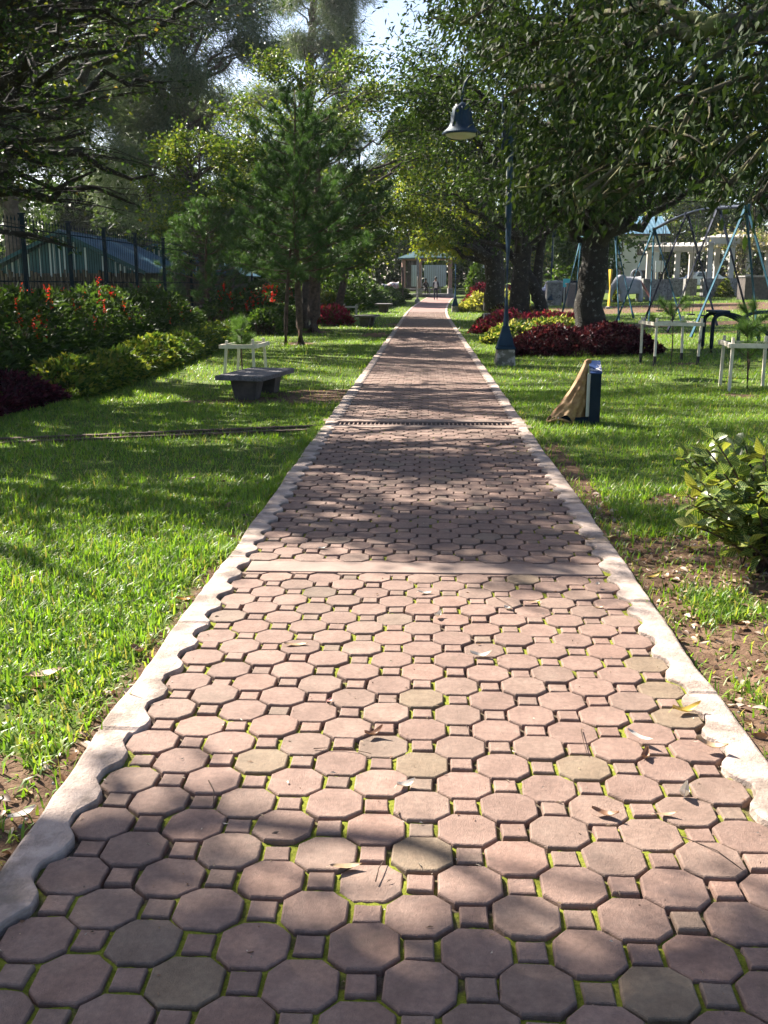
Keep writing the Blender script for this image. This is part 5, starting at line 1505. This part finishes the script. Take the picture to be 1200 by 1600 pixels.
# ---- bent tube climber
q = gp(1111, 549); cl_ = thing('tube_climber', 'dark blue bent-tube climbing frame near the right edge', 'climber', (q.x, q.y, float(lawn(q.x, q.y))))
for k, (dy, ln, mt) in enumerate(((0, 1.35, 'blue_dark'), (.75, 1.35, 'blue_dark'))):
    MB().tube(curve([(0, dy, 0), (0, dy, .62), (.06, dy, .82), (.28, dy, .88), (.62, dy, .80), (1.0, dy, .60), (1.22, dy, .46), (1.30, dy, .30), (1.30, dy, 0)], 40), .045, 9).build('bent_tube', M[mt], cl_, smooth=True)
for x, z in ((.12, .86), (.3, .885), (.55, .82), (.85, .68), (1.1, .53)):
    MB().tube([(x, 0, z), (x, .75, z)], .028, 7).build('rung', M['blue'], cl_, smooth='auto')
MB().box((.2, .38, .93), (.34, .8, .05)).build('platform', M['blue'], cl_, bevel=.01)
MB().tube(curve([(.72, .38, 0), (.72, .38, .6), (.85, .38, .82), (1.1, .38, .90), (1.5, .38, .90), (1.62, .38, .8), (1.64, .38, 0)], 30), .042, 9).build('hoop', M['blue'], cl_, smooth=True)

# ---- elephant slide: one continuous skin
def skin_obj(name, verts, edges, radii, mat, parent, sub=2, root=0):
    me = bpy.data.meshes.new(name); me.from_pydata([tuple(v) for v in verts], edges, [])
    o = bpy.data.objects.new(name, me); link(o, parent)
    o.modifiers.new('skin', 'SKIN')
    for i, r_ in enumerate(radii):
        me.skin_vertices[0].data[i].radius = r_ if hasattr(r_, '__len__') else (r_, r_)
    me.skin_vertices[0].data[root].use_root = True
    s = o.modifiers.new('sub', 'SUBSURF'); s.levels = sub; s.render_levels = sub
    o.modifiers[0].use_smooth_shade = True
    dg = bpy.context.evaluated_depsgraph_get()
    ev = o.evaluated_get(dg); nm = bpy.data.meshes.new_from_object(ev)
    o.modifiers.clear(); o.data = nm
    nm.materials.clear(); nm.materials.append(mat)
    nm.polygons.foreach_set('use_smooth', [True] * len(nm.polygons))
    return o
M['elephant'] = simple('elephant_paint', (.24, .24, .25), (.34, .34, .35), 2.0, .6, .2, .01)
q = gp(985, 461); ex, ey = xat(985, 66), 66.0
el = thing('elephant_figure', 'pale grey elephant play figure in front of the house', 'play figure', (ex, ey, float(gz(ex, ey)) - .05))
EV = [(0, 0, 1.15), (.55, 0, 1.15), (-.5, 0, 1.2), (-.85, 0, 1.35), (-1.1, 0, 1.05), (-1.22, 0, .6), (-1.25, 0, .25), (-1.05, 0, .12), (.62, .3, .6), (.62, .3, .05), (.62, -.3, .6), (.62, -.3, .05), (-.48, .3, .6), (-.48, .3, .05), (-.48, -.3, .6), (-.48, -.3, .05)]
EE = [(0, 1), (0, 2), (2, 3), (3, 4), (4, 5), (5, 6), (6, 7), (1, 8), (8, 9), (1, 10), (10, 11), (2, 12), (12, 13), (2, 14), (14, 15)]
skin_obj('body', EV, EE, [.55, .5, .5, .4, .22, .14, .10, .08, .2, .18, .2, .18, .2, .18, .2, .18], M['elephant'], el)
for s in (-1, 1):
    e_ = MB(); e_.lathe([(.001, -.03), (.22, -.025), (.33, 0), (.22, .03), (.001, .035)], 14); eo = e_.build('ear', M['elephant'], el, smooth=True)
    eo.location = (-.62, s * .42, 1.42); eo.rotation_euler = (R(75 * s), 0, R(-20 * s)); eo.scale = (1, 1.25, 1)
hp = MB(); hp.tube([(.35 + .32 * math.cos(t), 0, 1.78 + .34 * math.sin(t)) for t in np.linspace(-.5, 3.6, 18)], .06, 7); hp.build('grab_hoop', M['elephant'], el, smooth=True)
M['slide_red'] = simple('slide_pink', (.45, .12, .14), (.6, .22, .22), 2, .5, .1, .004)
MB().bar((.5, 0, 1.6), (1.35, 0, .35), .5, .05, up=(0, 0, 1)).build('slide_chute', M['slide_red'], el)

# ---- house, pergola, planters
hx0, hy = xat(932, 88), 88.0
ho = thing('house', 'cream two-storey house with teal ribbed roof seen past the swings', 'house', (hx0, hy, float(gz(hx0, hy)) - .2))
HW = 5.2
MB().box((HW / 2, 3, 2.6), (HW, 6, 5.2)).build('wall', M['cream'], ho)
rt = MB()
ys_ = np.arange(-.7, HW + .7, .08); vs = []; fs = []
for i, x in enumerate(ys_):
    h_ = .035 * math.sin(2 * math.pi * x / .32)
    vs += [(x, -.7, 5.05 + h_), (x, 3.0, 6.7 + h_), (x, 6.6, 5.05 + h_)]
for i in range(len(ys_) - 1):
    a = i * 3; fs += [(a, a + 3, a + 4, a + 1), (a + 1, a + 4, a + 5, a + 2)]
rt.add(vs, fs); rt.build('roof', M['roof_teal'], ho, smooth=True)
MB().box((HW / 2, -.72, 4.98), (HW + 1.4, .06, .16)).build('fascia', M['bark_pine'], ho)
for x, z, w_, h_ in ((1.35, 4.0, 1.3, 1.15), (4.0, 3.9, 1.25, 1.0), (1.2, 1.35, 1.6, 1.6), (3.9, 1.25, 1.5, 1.5)):
    wi = MB().box((x, -.03, z), (w_ + .16, .08, h_ + .16)).build('window', M['bark_pine'], ho)
    for s in (-1, 1):
        MB().box((x + s * w_ / 4, -.075, z), (w_ / 2 - .05, .03, h_)).build('pane', M['glass'] if s < 0 or z < 3 else M['panel'], wi)
vt = MB().lathe([(.36, 0), (.36, .06), (.25, .07)], 16).build('round_vent', M['concrete'], ho); vt.location = (1.6, -.04, 2.55); vt.rotation_euler = (R(90), 0, 0)

per = thing('pergola', 'long white pergola with square columns on stone bases behind the playground', 'pergola', (xat(1100, 74), 74, float(gz(xat(1100, 74), 74)) - .15))
ox = per.location.x
def col(px, Y, zt_, w_=.34, bw=.85):
    x = xat(px, Y) - ox; y = Y - 74
    b = MB().box((x, y, .7), (bw, bw, 1.4)).build('column_base', M['stone'], per, bevel=.03)
    MB().box((x, y, 1.4 + (zt_ - 1.4) / 2), (w_, w_, zt_ - 1.4)).build('column', M['white_wall'], per, bevel=.01)
    MB().box((x, y, zt_ - .06), (w_ + .14, w_ + .14, .12)).build('capital', M['white_wall'], per, bevel=.01)
for px, Y in ((1012, 76), (1056, 75), (1078, 77), (1106, 73), (1117, 76.5), (1140, 73), (1152, 77), (1167, 74), (1196, 75), (1225, 75), (1255, 75)):
    col(px, Y, 3.35 if not 1100 < px < 1150 else 3.75)
def beam(pa, Ya, pb, Yb, z, h_=.32, d_=.3):
    MB().bar((xat(pa, Ya) - ox, Ya - 74, z), (xat(pb, Yb) - ox, Yb - 74, z), d_, h_, up=(0, 0, 1)).build('beam', M['white_wall'], per, bevel=.015)
beam(1000, 75, 1098, 74.6, 3.5); beam(1002, 77, 1100, 77, 3.5); beam(1150, 74.4, 1275, 74.8, 3.5); beam(1150, 77, 1275, 77, 3.5); beam(1097, 73, 1150, 73, 3.98, .46, .5); beam(1097, 76.5, 1150, 76.5, 3.98, .46, .5)
for px in np.arange(1004, 1272, 9.0):
    z = 3.76 if not 1097 < px < 1149 else 4.3
    MB().bar((xat(px, 75.5) - ox, -1.6, z), (xat(px, 75.5) - ox, 3.6, z), .10, .18, up=(0, 0, 1)).build('rafter', M['white_wall'], per)
vn = thing('climbing_vine', 'dry pale vine tangled over the pergola right of the gate', 'vine', (xat(1165, 74), 74, float(gz(xat(1165, 74), 74))))
gv = np.random.default_rng(66); n_ = 1700
pp = np.concatenate([gv.normal(0, 1, (n_, 2)) * np.array([1.3, 1.0]), (3.75 + .35 * gv.standard_normal((n_, 1)))], 1)
pp[::4, 2] = .8 + 2.9 * gv.random(len(pp[::4])); pp[::4, 0] = -.6 + .3 * gv.standard_normal(len(pp[::4]))
vv, f, t, uv = leaf_cards(gv, pp, gv.normal(0, 1, (n_, 3)), np.full(n_, .28), np.full(n_, .14), palette(gv, n_, [(.34, .30, .24), (.24, .22, .14), (.12, .16, .05)]))
np_mesh('leaves', vv, f, M['leaf_dull'], vn, tint=t)
vs_ = MB()
for k in range(9):
    vs_.tube(curve([(-.6 + gv.normal(0, .12), gv.normal(0, .1), 0), (-.5 + gv.normal(0, .2), gv.normal(0, .2), 2.0), (gv.normal(0, .8), gv.normal(0, .6), 3.9)], 10), .03, 5)
o = vs_.build('stems', M['bark_grey'], vn); o['kind'] = 'stuff'

def planter(label, px, Y, w_, h_, mt='stone'):
    x = xat(px, Y); r_ = thing('stone_planter', label, 'planter', (x, Y, float(gz(x, Y)) - .08), 0, 'stone planters by the playground')
    MB().box((0, 0, h_ / 2), (w_, w_, h_)).build('block', M[mt], r_, bevel=.03)
    MB().box((0, 0, h_ + .04), (w_ + .12, w_ + .12, .1)).build('coping', M['concrete'], r_, bevel=.02)
planter('grey stone block left of the dark blue lamp post', 866, 66, .95, 1.45)
planter('tan stone block with pale foot beside the cyan board', 898, 62, .9, 1.4, 'bench')
planter('grey stone block behind the elephant', 1030, 70, 1.5, 1.35)
planter('dark square stone block at the right end by the pergola', 1178, 66, 1.6, 1.45, 'bench_leg')
M['cyan'] = simple('cyan_board', (.05, .42, .46), (.08, .5, .54), 2, .5, .1, .004)
x = xat(885, 64); cb = thing('cyan_board', 'small bright cyan board on legs beside the tan stone block', 'board', (x, 64, float(gz(x, 64)) - .05))
MB().box((0, 0, 1.45), (.42, .06, .5)).build('board', M['cyan'], cb, bevel=.01)
for s in (-.12, .12): MB().bar((s, 0, 0), (s, 0, 1.25), .05).build('leg', M['lens'], cb)
x = xat(1030, 80); bb = thing('notice_board', 'white notice board under the left end of the pergola', 'notice board', (x, 80, float(gz(x, 80)) - .05))
MB().box((0, 0, 2.2), (.75, .06, .85)).build('board', M['panel'], bb)
for s in (-.3, .3): MB().bar((s, 0, 0), (s, 0, 1.8), .06).build('leg', M['timber'], bb)
x = xat(953, 58); ya = thing('yellow_pole', 'short yellow pole right behind the spotted trunk', 'pole', (x, 58, float(gz(x, 58)) - .05))
M['yellow'] = simple('yellow_paint', (.5, .33, .03), (.6, .42, .05), 3, .5, .1, .004)
MB().tube([(0, 0, 0), (0, 0, 2.2)], .12, 8).build('shaft', M['yellow'], ya, smooth='auto')
MB().lathe([(.2, 0), (.2, .12), (.13, .16)], 10).build('foot', M['concrete'], ya)

# cars beyond the pergola
def make_car(label, loc, rz, mat):
    root = thing('parked_car', label, 'car', loc, rz, 'cars beyond the park')
    prof = [(-2.1, .35), (-2.1, .75), (-1.95, .92), (-1.2, 1.0), (-.7, 1.42), (.75, 1.45), (1.45, 1.02), (2.05, .9), (2.12, .4)]
    b = MB(); n = len(prof)
    b.add([(x, -.82, z) for x, z in prof] + [(x, .82, z) for x, z in prof], [tuple(range(n)), tuple(range(2 * n - 1, n - 1, -1))] + [(i, (i + 1) % n, (i + 1) % n + n, i + n) for i in range(n)])
    b.build('body', M[mat], root, bevel=.05, smooth='auto')
    for s in (-1, 1):
        for x0, x1 in ((-.95, -.1), (.0, .95)):
            MB().add([(x0 + .1, s * .845, 1.05), (x1, s * .845, 1.05), (x1 - .1, s * .83, 1.36), (x0 + .3, s * .83, 1.36)], [(0, 1, 2, 3)]).build('window', M['glass'], root)
        for x in (-1.3, 1.35):
            wlo = MB().lathe([(.2, -.1), (.32, -.1), (.34, -.05), (.34, .05), (.32, .1), (.2, .1)], 16).build('wheel', M['tar'], root, smooth='auto'); wlo.location = (x, s * .76, .33); wlo.rotation_euler = (R(90), 0, 0)
            MB().lathe([(.19, -.09), (.19, .09)], 12).build('rim', M['lens'], wlo)
    MB().add([(-1.18, -.7, 1.03), (-1.18, .7, 1.03), (-.74, .66, 1.38), (-.74, -.66, 1.38)], [(0, 1, 2, 3)]).build('windscreen', M['glass'], root).location = (-.03, 0, .02)
M['car_white'] = simple('car_white', (.6, .6, .6), (.66, .66, .66), 1, .25, .0, .001)
M['car_navy'] = simple('car_navy', (.015, .02, .05), (.02, .03, .07), 1, .2, .0, .001)
x = xat(1096, 86); make_car('white car glimpsed between the pergola columns', (x, 86, float(gz(x, 86)) + .1), R(10), 'car_white')
x = xat(877, 72); make_car('dark navy car behind the cyan board', (x, 72, float(gz(x, 72))), R(60), 'car_navy')

# ================================================================== PEOPLE
M['navy_cloth'] = simple('navy_cloth', (.012, .014, .03), (.022, .025, .048), 8, .85, .2, .004)
M['white_cloth'] = simple('white_shirt', (.62, .60, .60), (.72, .70, .70), 8, .85, .2, .004)
M['black_cloth'] = simple('black_cloth', (.006, .006, .007), (.014, .014, .016), 8, .85, .2, .004)
M['skin'] = simple('skin', (.16, .085, .055), (.20, .11, .075), 5, .6, .1, .002)
M['hair'] = simple('hair', (.010, .008, .007), (.02, .016, .014), 20, .6, .3, .004)
M['shoe'] = simple('shoe', (.35, .35, .35), (.5, .5, .5), 8, .6, .1, .003)
def person(label, loc, rz, pose):
    root = thing('person', label, 'person', loc, rz)
    if pose == 'walk':
        V = [(0, 0, .92), (0, .01, 1.12), (0, 0, 1.36), (0, 0, 1.50), (0, -.02, 1.60), (0, -.02, 1.70),
             (-.09, 0, .86), (-.10, -.10, .48), (-.10, -.06, .09), (-.10, -.20, .05), (.09, 0, .86), (.10, .02, .47), (.10, .14, .10), (.10, .02, .05),
             (-.17, 0, 1.40), (-.22, .05, 1.12), (-.23, -.02, .88), (-.23, -.05, .80), (.17, 0, 1.40), (.22, -.03, 1.12), (.23, -.12, .90), (.23, -.15, .82)]
        E = [(0, 1), (1, 2), (2, 3), (3, 4), (4, 5), (0, 6), (6, 7), (7, 8), (8, 9), (0, 10), (10, 11), (11, 12), (12, 13), (2, 14), (14, 15), (15, 16), (16, 17), (2, 18), (18, 19), (19, 20), (20, 21)]
        Rr = [(.15, .11), (.14, .10), (.16, .11), .055, .085, .08, .085, .062, .045, .04, .085, .062, .045, .04, .065, .05, .038, .032, .065, .05, .038, .032]
    else:
        V = [(0, 0, .50), (0, .02, .72), (0, -.03, .98), (0, -.06, 1.10), (0, -.09, 1.20), (0, -.09, 1.30),
             (-.09, -.05, .50), (-.12, -.45, .52), (-.12, -.45, .10), (-.12, -.58, .05), (.09, -.05, .50), (.12, -.45, .52), (.12, -.45, .10), (.12, -.58, .05),
             (-.18, -.02, 1.0), (-.24, -.08, .75), (-.12, -.34, .64), (-.08, -.42, .62), (.18, -.02, 1.0), (.24, -.08, .75), (.12, -.34, .64), (.08, -.42, .62)]
        E = [(0, 1), (1, 2), (2, 3), (3, 4), (4, 5), (0, 6), (6, 7), (7, 8), (8, 9), (0, 10), (10, 11), (11, 12), (12, 13), (2, 14), (14, 15), (15, 16), (16, 17), (2, 18), (18, 19), (19, 20), (20, 21)]
        Rr = [(.16, .13), (.15, .12), (.16, .12), .055, .085, .08, .09, .068, .05, .04, .09, .068, .05, .04, .065, .052, .04, .034, .065, .052, .04, .034]
    o = skin_obj('body', V, E, Rr, M['navy_cloth'], root)
    me = o.data
    walk = pose == 'walk'
    for m in (M['skin'], M['white_cloth'], M['shoe'], M['black_cloth']): me.materials.append(m)
    zn = 1.44 if walk else 1.06; zw = .93 if walk else .48
    for p in me.polygons:
        c = p.center
        if c.z > zn: p.material_index = 1
        elif c.z < .07: p.material_index = 3 if walk else 4
        elif walk and abs(c.x) < .10 and c.y < -.03 and c.z > .96: p.material_index = 2
        elif (walk and abs(c.x) > .19 and c.z < .88) or (not walk and c.y < -.36 and c.z > .58 and abs(c.x) < .11): p.material_index = 1
        elif not walk: p.material_index = 4
    hz = V[5][2]
    hb = MB(); hb.lathe([(.001, .115), (.06, .105), (.095, .06), (.10, .0), (.088, -.05)], 14, (V[5][0], V[5][1] + .022, hz), cap=False); hb.build('hair', M['hair'], root, smooth=True)
    fc = MB(); fc.lathe([(.001, .03), (.012, .0), (.016, -.02), (.004, -.03)], 8, (V[5][0], V[5][1] - .088, hz - .055)); fc.build('nose', M['skin'], root, smooth=True)
    for s in (-1, 1):
        MB().lathe([(.001, .008), (.01, .004), (.01, -.004), (.001, -.008)], 8, (V[5][0] + s * .033, V[5][1] - .078, hz - .012)).build('eye', M['hair'], root, smooth=True)
    return root
q = gp(681, 470); Yp = 80.0; xp = xat(681, Yp)
person('walking person in navy jacket, white shirt and dark trousers on the far path', (xp, Yp, float(gz(0, Yp)) + .01), R(-4), 'walk')
xs_ = xat(665, 87); ps = person('seated person in black under the gazebo roof', (xs_, 87.2, float(gz(0, 88)) + .16), R(10), 'sit')
ps_b = thing('garden_seat', 'low seat under the seated person in the gazebo', 'seat', (xs_, 87.3, float(gz(0, 88)) + .16))
MB().box((0, .02, .36), (.9, .4, .07)).build('seat', M['concrete'], ps_b, bevel=.01)
for s in (-.35, .35): MB().box((s, .02, .16), (.1, .34, .33)).build('leg', M['concrete'], ps_b)

# ================================================================== FALLEN LEAVES
def fallen(label, px, py, L, W, rz, col, curl, group=None, z=.004, name='fallen_leaf'):
    c = gp(px, py)
    g = np.random.default_rng(int(px * 7 + py))
    nu, nv = 9, 5; vs = []
    for i in range(nu):
        u = i / (nu - 1); w = W * .5 * max(.03, math.sin(math.pi * u ** .85)) ** .8
        for j in range(nv):
            v = (j / (nv - 1)) * 2 - 1
            vs.append(((u - .5) * L, v * w + .06 * L * math.sin(3 * u), curl * L * (1.2 * (u - .45) ** 2 + .35 * v * v * (W / L) + .04 * math.sin(8 * u + v))))
    vs = np.array(vs); vs[:, 2] -= vs[:, 2].min()
    stem = np.array([[-.5 * L, -.001, vs[nv // 2, 2]], [-.5 * L, .001, vs[nv // 2, 2]], [-.62 * L, .03 * L, .002], [-.62 * L, .03 * L + .0015, .002]])
    n = len(vs); vs = np.concatenate([vs, stem])
    f = [(i * nv + j, i * nv + j + 1, (i + 1) * nv + j + 1, (i + 1) * nv + j) for i in range(nu - 1) for j in range(nv - 1)] + [(n, n + 1, n + 3, n + 2)]
    t = np.array(col) * (.8 + .4 * vnoise(vs[:, 0], vs[:, 1], .012, 3))[:, None]
    t[nv // 2::nv][:nu] *= .8
    o = np_mesh(name, vs, [np.array(f)], M['dry_leaf'], None, smooth=True, tint=t)
    o.location = (c.x, c.y, z); o.rotation_euler = (g.normal(0, .08), g.normal(0, .08), R(rz))
    tag(o, label, 'leaf', group or 'fallen leaves on the path')
WH, TAN, BRN, YEL, OLV = (.50, .45, .39), (.36, .25, .15), (.22, .12, .07), (.46, .33, .07), (.28, .24, .09)
for a in (('whitish curled leaf just below the concrete strip, centre', 664, 929, .075, .034, 5, WH, .5), ('small white leaf below the centre one under the strip', 685, 965, .06, .032, 60, WH, .9),
          ('white leaf right of centre below the strip', 794, 953, .055, .034, -50, WH, .6), ('pale twisted leaf lying on a paver right of centre', 752, 1028, .10, .036, -12, WH, .7),
          ('pale leaf lying over mossy joint left of centre', 462, 1010, .11, .035, 8, TAN, .3), ('bright white curled leaf on a small square paver', 634, 1231, .065, .035, 25, WH, .7),
          ('tan leaf across a joint in the left foreground', 540, 1358, .09, .028, 15, TAN, .3), ('olive leaf on the greenish right edge paver', 1072, 1115, .11, .040, 8, YEL, .8),
          ('long white leaf near the right kerb', 998, 1163, .10, .032, -42, WH, .4), ('tan dry leaf leaning on the right kerb', 1110, 1178, .11, .04, -30, TAN, .6),
          ('ring-shaped whitish leaf on a right paver', 1070, 1247, .045, .034, 70, WH, 1.6), ('brown leaf over a joint right of centre', 945, 1276, .085, .03, -25, BRN, .6),
          ('slim pale leaf on right pavers', 1040, 1276, .07, .018, -4, TAN, .4), ('reddish brown leaf above the greenish paver in the middle', 585, 1150, .07, .03, 20, BRN, .9),
          ('tiny white leaf by the right kerb under the strip', 934, 920, .03, .025, 80, WH, .6), ('white leaf above the strip on the left', 504, 858, .055, .03, -10, WH, .4),
          ('tan leaf on the right kerb above the strip', 918, 850, .09, .034, 10, TAN, .5), ('grey-brown leaf on the right kerb beside the tan one', 950, 846, .07, .04, -30, OLV, .5),
          ('small pale leaf left on pavers near the left lawn edge', 515, 1097, .035, .02, 60, (.55, .3, .25), .5), ('brown curled leaf between pavers right of the long white one', 1010, 1185, .06, .03, 70, BRN, .9),
          ('pale leaf on the pavers below the right end of the strip', 835, 942, .07, .022, 4, TAN, .4), ('whitish leaf right of centre on shaded pavers', 935, 951, .055, .02, -20, TAN, .4)):
    z_ = .004 if a[0].find('kerb') < 0 else .024
    fallen(*a, z=z_)
for a in (('yellow leaf on the bare soil near the variegated shrub', 1085, 858, .13, .045, -12, YEL, .4), ('golden leaf on soil beside the right kerb', 1022, 902, .085, .035, 12, YEL, .5), ('brown leaf in the sunny left grass by the kerb', 288, 938, .09, .04, 15, (.4, .2, .04), .5),
          ('pale dry leaf in the left corner grass', 70, 1055, .15, .06, 15, TAN, .3), ('orange-brown leaf in shaded left lawn', 300, 748, .09, .045, 30, BRN, .4), ('dead leaf in the left lawn beneath the sunny patch', 215, 1018, .09, .05, -40, BRN, .6), ('whitish leaf lying on dry grass at lower left', 35, 1275, .09, .045, 45, WH, .4)):
    fallen(*a, z=.0, group='fallen leaves off the path')
def twig(label, pts):
    w = [gp(*p) for p in pts]; c = w[0]
    m = MB(); m.tube([(p.x - c.x, p.y - c.y, .006 + .006 * (i % 2)) for i, p in enumerate(w)], np.linspace(.0022, .001, len(w)), 5)
    o = m.build('fallen_twig', M['bark_pine'], None, smooth=True); o.location = (c.x, c.y, 0)
    tag(o, label, 'twig', 'fallen twigs on the path')
twig('thin twig curving over the right foreground pavers', [(1065, 1310), (1120, 1335), (1160, 1362)])
twig('thin brown twig on a paver right of centre', [(908, 1142), (912, 1165), (918, 1182)])
twig('slim dark twig beside the reddish brown leaf', [(490, 1172), (535, 1172), (580, 1180)])
twig('short twig across pavers under the strip', [(775, 935), (790, 945), (800, 950)])
twig('curved dark twig on left foreground paver', [(326, 1222), (334, 1240), (334, 1262)])
twig('short twig on the lower middle pavers', [(587, 1380), (592, 1362), (602, 1345)])
def litter():
    g = np.random.default_rng(500); n = 2600
    x = 1.25 + 2.2 * g.random(n) ** 1.3; y = 2.6 + 5.4 * g.random(n)
    k = g.random(n) < np.clip(dirt(x, y) + .18, 0, 1); x, y = x[k], y[k]
    x2 = -1.22 - .5 * g.random(240) ** 1.5; y2 = 2.2 + 6 * g.random(240)
    x = np.concatenate([x, x2]); y = np.concatenate([y, y2]); n = len(x)
    p = np.stack([x, y, lawn(x, y) + .006 + .012 * g.random(n)], -1)
    ax = g.normal(0, 1, (n, 3)); ax[:, 2] *= .15
    v, f, t, uv = leaf_cards(g, p, ax, .05 * (.4 + g.random(n)), .026 * (.5 + g.random(n)), palette(g, n, [BRN, TAN, (.30, .20, .14), (.16, .10, .07), (.45, .36, .28)]), True, .25, .5)
    o = np_mesh('leaf_litter', v, f, M['dry_leaf'], tint=t); tag(o, 'brown dead leaves scattered on soil beside the kerbs', 'leaf litter', kind='stuff')
    m = MB()
    for _ in range(260):
        a = g.random() * 6.28; xx = (1.24 + 1.9 * g.random() ** 1.5) * (1 if g.random() < .75 else -.82); 
        if abs(xx) < 1.22: xx = -1.23
        yy = 2.3 + 5.5 * g.random(); z = float(lawn(xx, yy)); r_ = .004 + .008 * g.random()
        m.lathe([(.001, -r_ * .5), (r_, 0), (r_ * .6, r_ * .6), (.001, r_ * .8)], 5, (xx, yy, z), cap=False)
    tag(m.build('pebbles', M['concrete']), 'small pebbles and soil crumbs beside the kerbs', 'pebbles', kind='stuff')
litter()
def debris():
    g = np.random.default_rng(600); n = 520
    x = g.uniform(-1.1, 1.1, n); y = 1.7 + 6.5 * g.random(n) ** 1.2
    # crumbs gather in the joints and along the kerbs
    x = np.where(g.random(n) < .35, np.sign(x) * (1.0 + .12 * g.random(n)), x)
    p = np.stack([x, y, .003 + 0 * x], -1)
    ax = g.normal(0, 1, (n, 3)); ax[:, 2] *= .12
    v, f, t, uv = leaf_cards(g, p, ax, .016 * (.3 + 1.3 * g.random(n) ** 2), .007 * (.4 + g.random(n)), palette(g, n, [BRN, TAN, (.14, .10, .07), (.45, .38, .30)]), False, .2, .5)
    tag(np_mesh('path_debris', v, f, M['dry_leaf'], tint=t), 'tiny dry crumbs and leaf bits scattered over the pavers', 'debris', kind='stuff')
debris()
# ================================================================== AIR
hz = MB().box((0, 95, 13.0), (302, 272, 28.6)).build('haze', M['dark'])
hz.data.materials.clear()
hm = bpy.data.materials.new('haze'); hm.use_nodes = True
hn = hm.node_tree; hn.nodes.clear()
ho_ = hn.nodes.new('ShaderNodeOutputMaterial'); hv = hn.nodes.new('ShaderNodeVolumePrincipled')
hv.inputs['Color'].default_value = (.93, .95, 1.0, 1)
hv.inputs['Density'].default_value = 0.00018
hv.inputs['Anisotropy'].default_value = 0.35
hn.links.new(hv.outputs[0], ho_.inputs['Volume'])
hz.data.materials.append(hm)
tag(hz, 'faint pale haze in the air of the park', 'haze', kind='stuff')
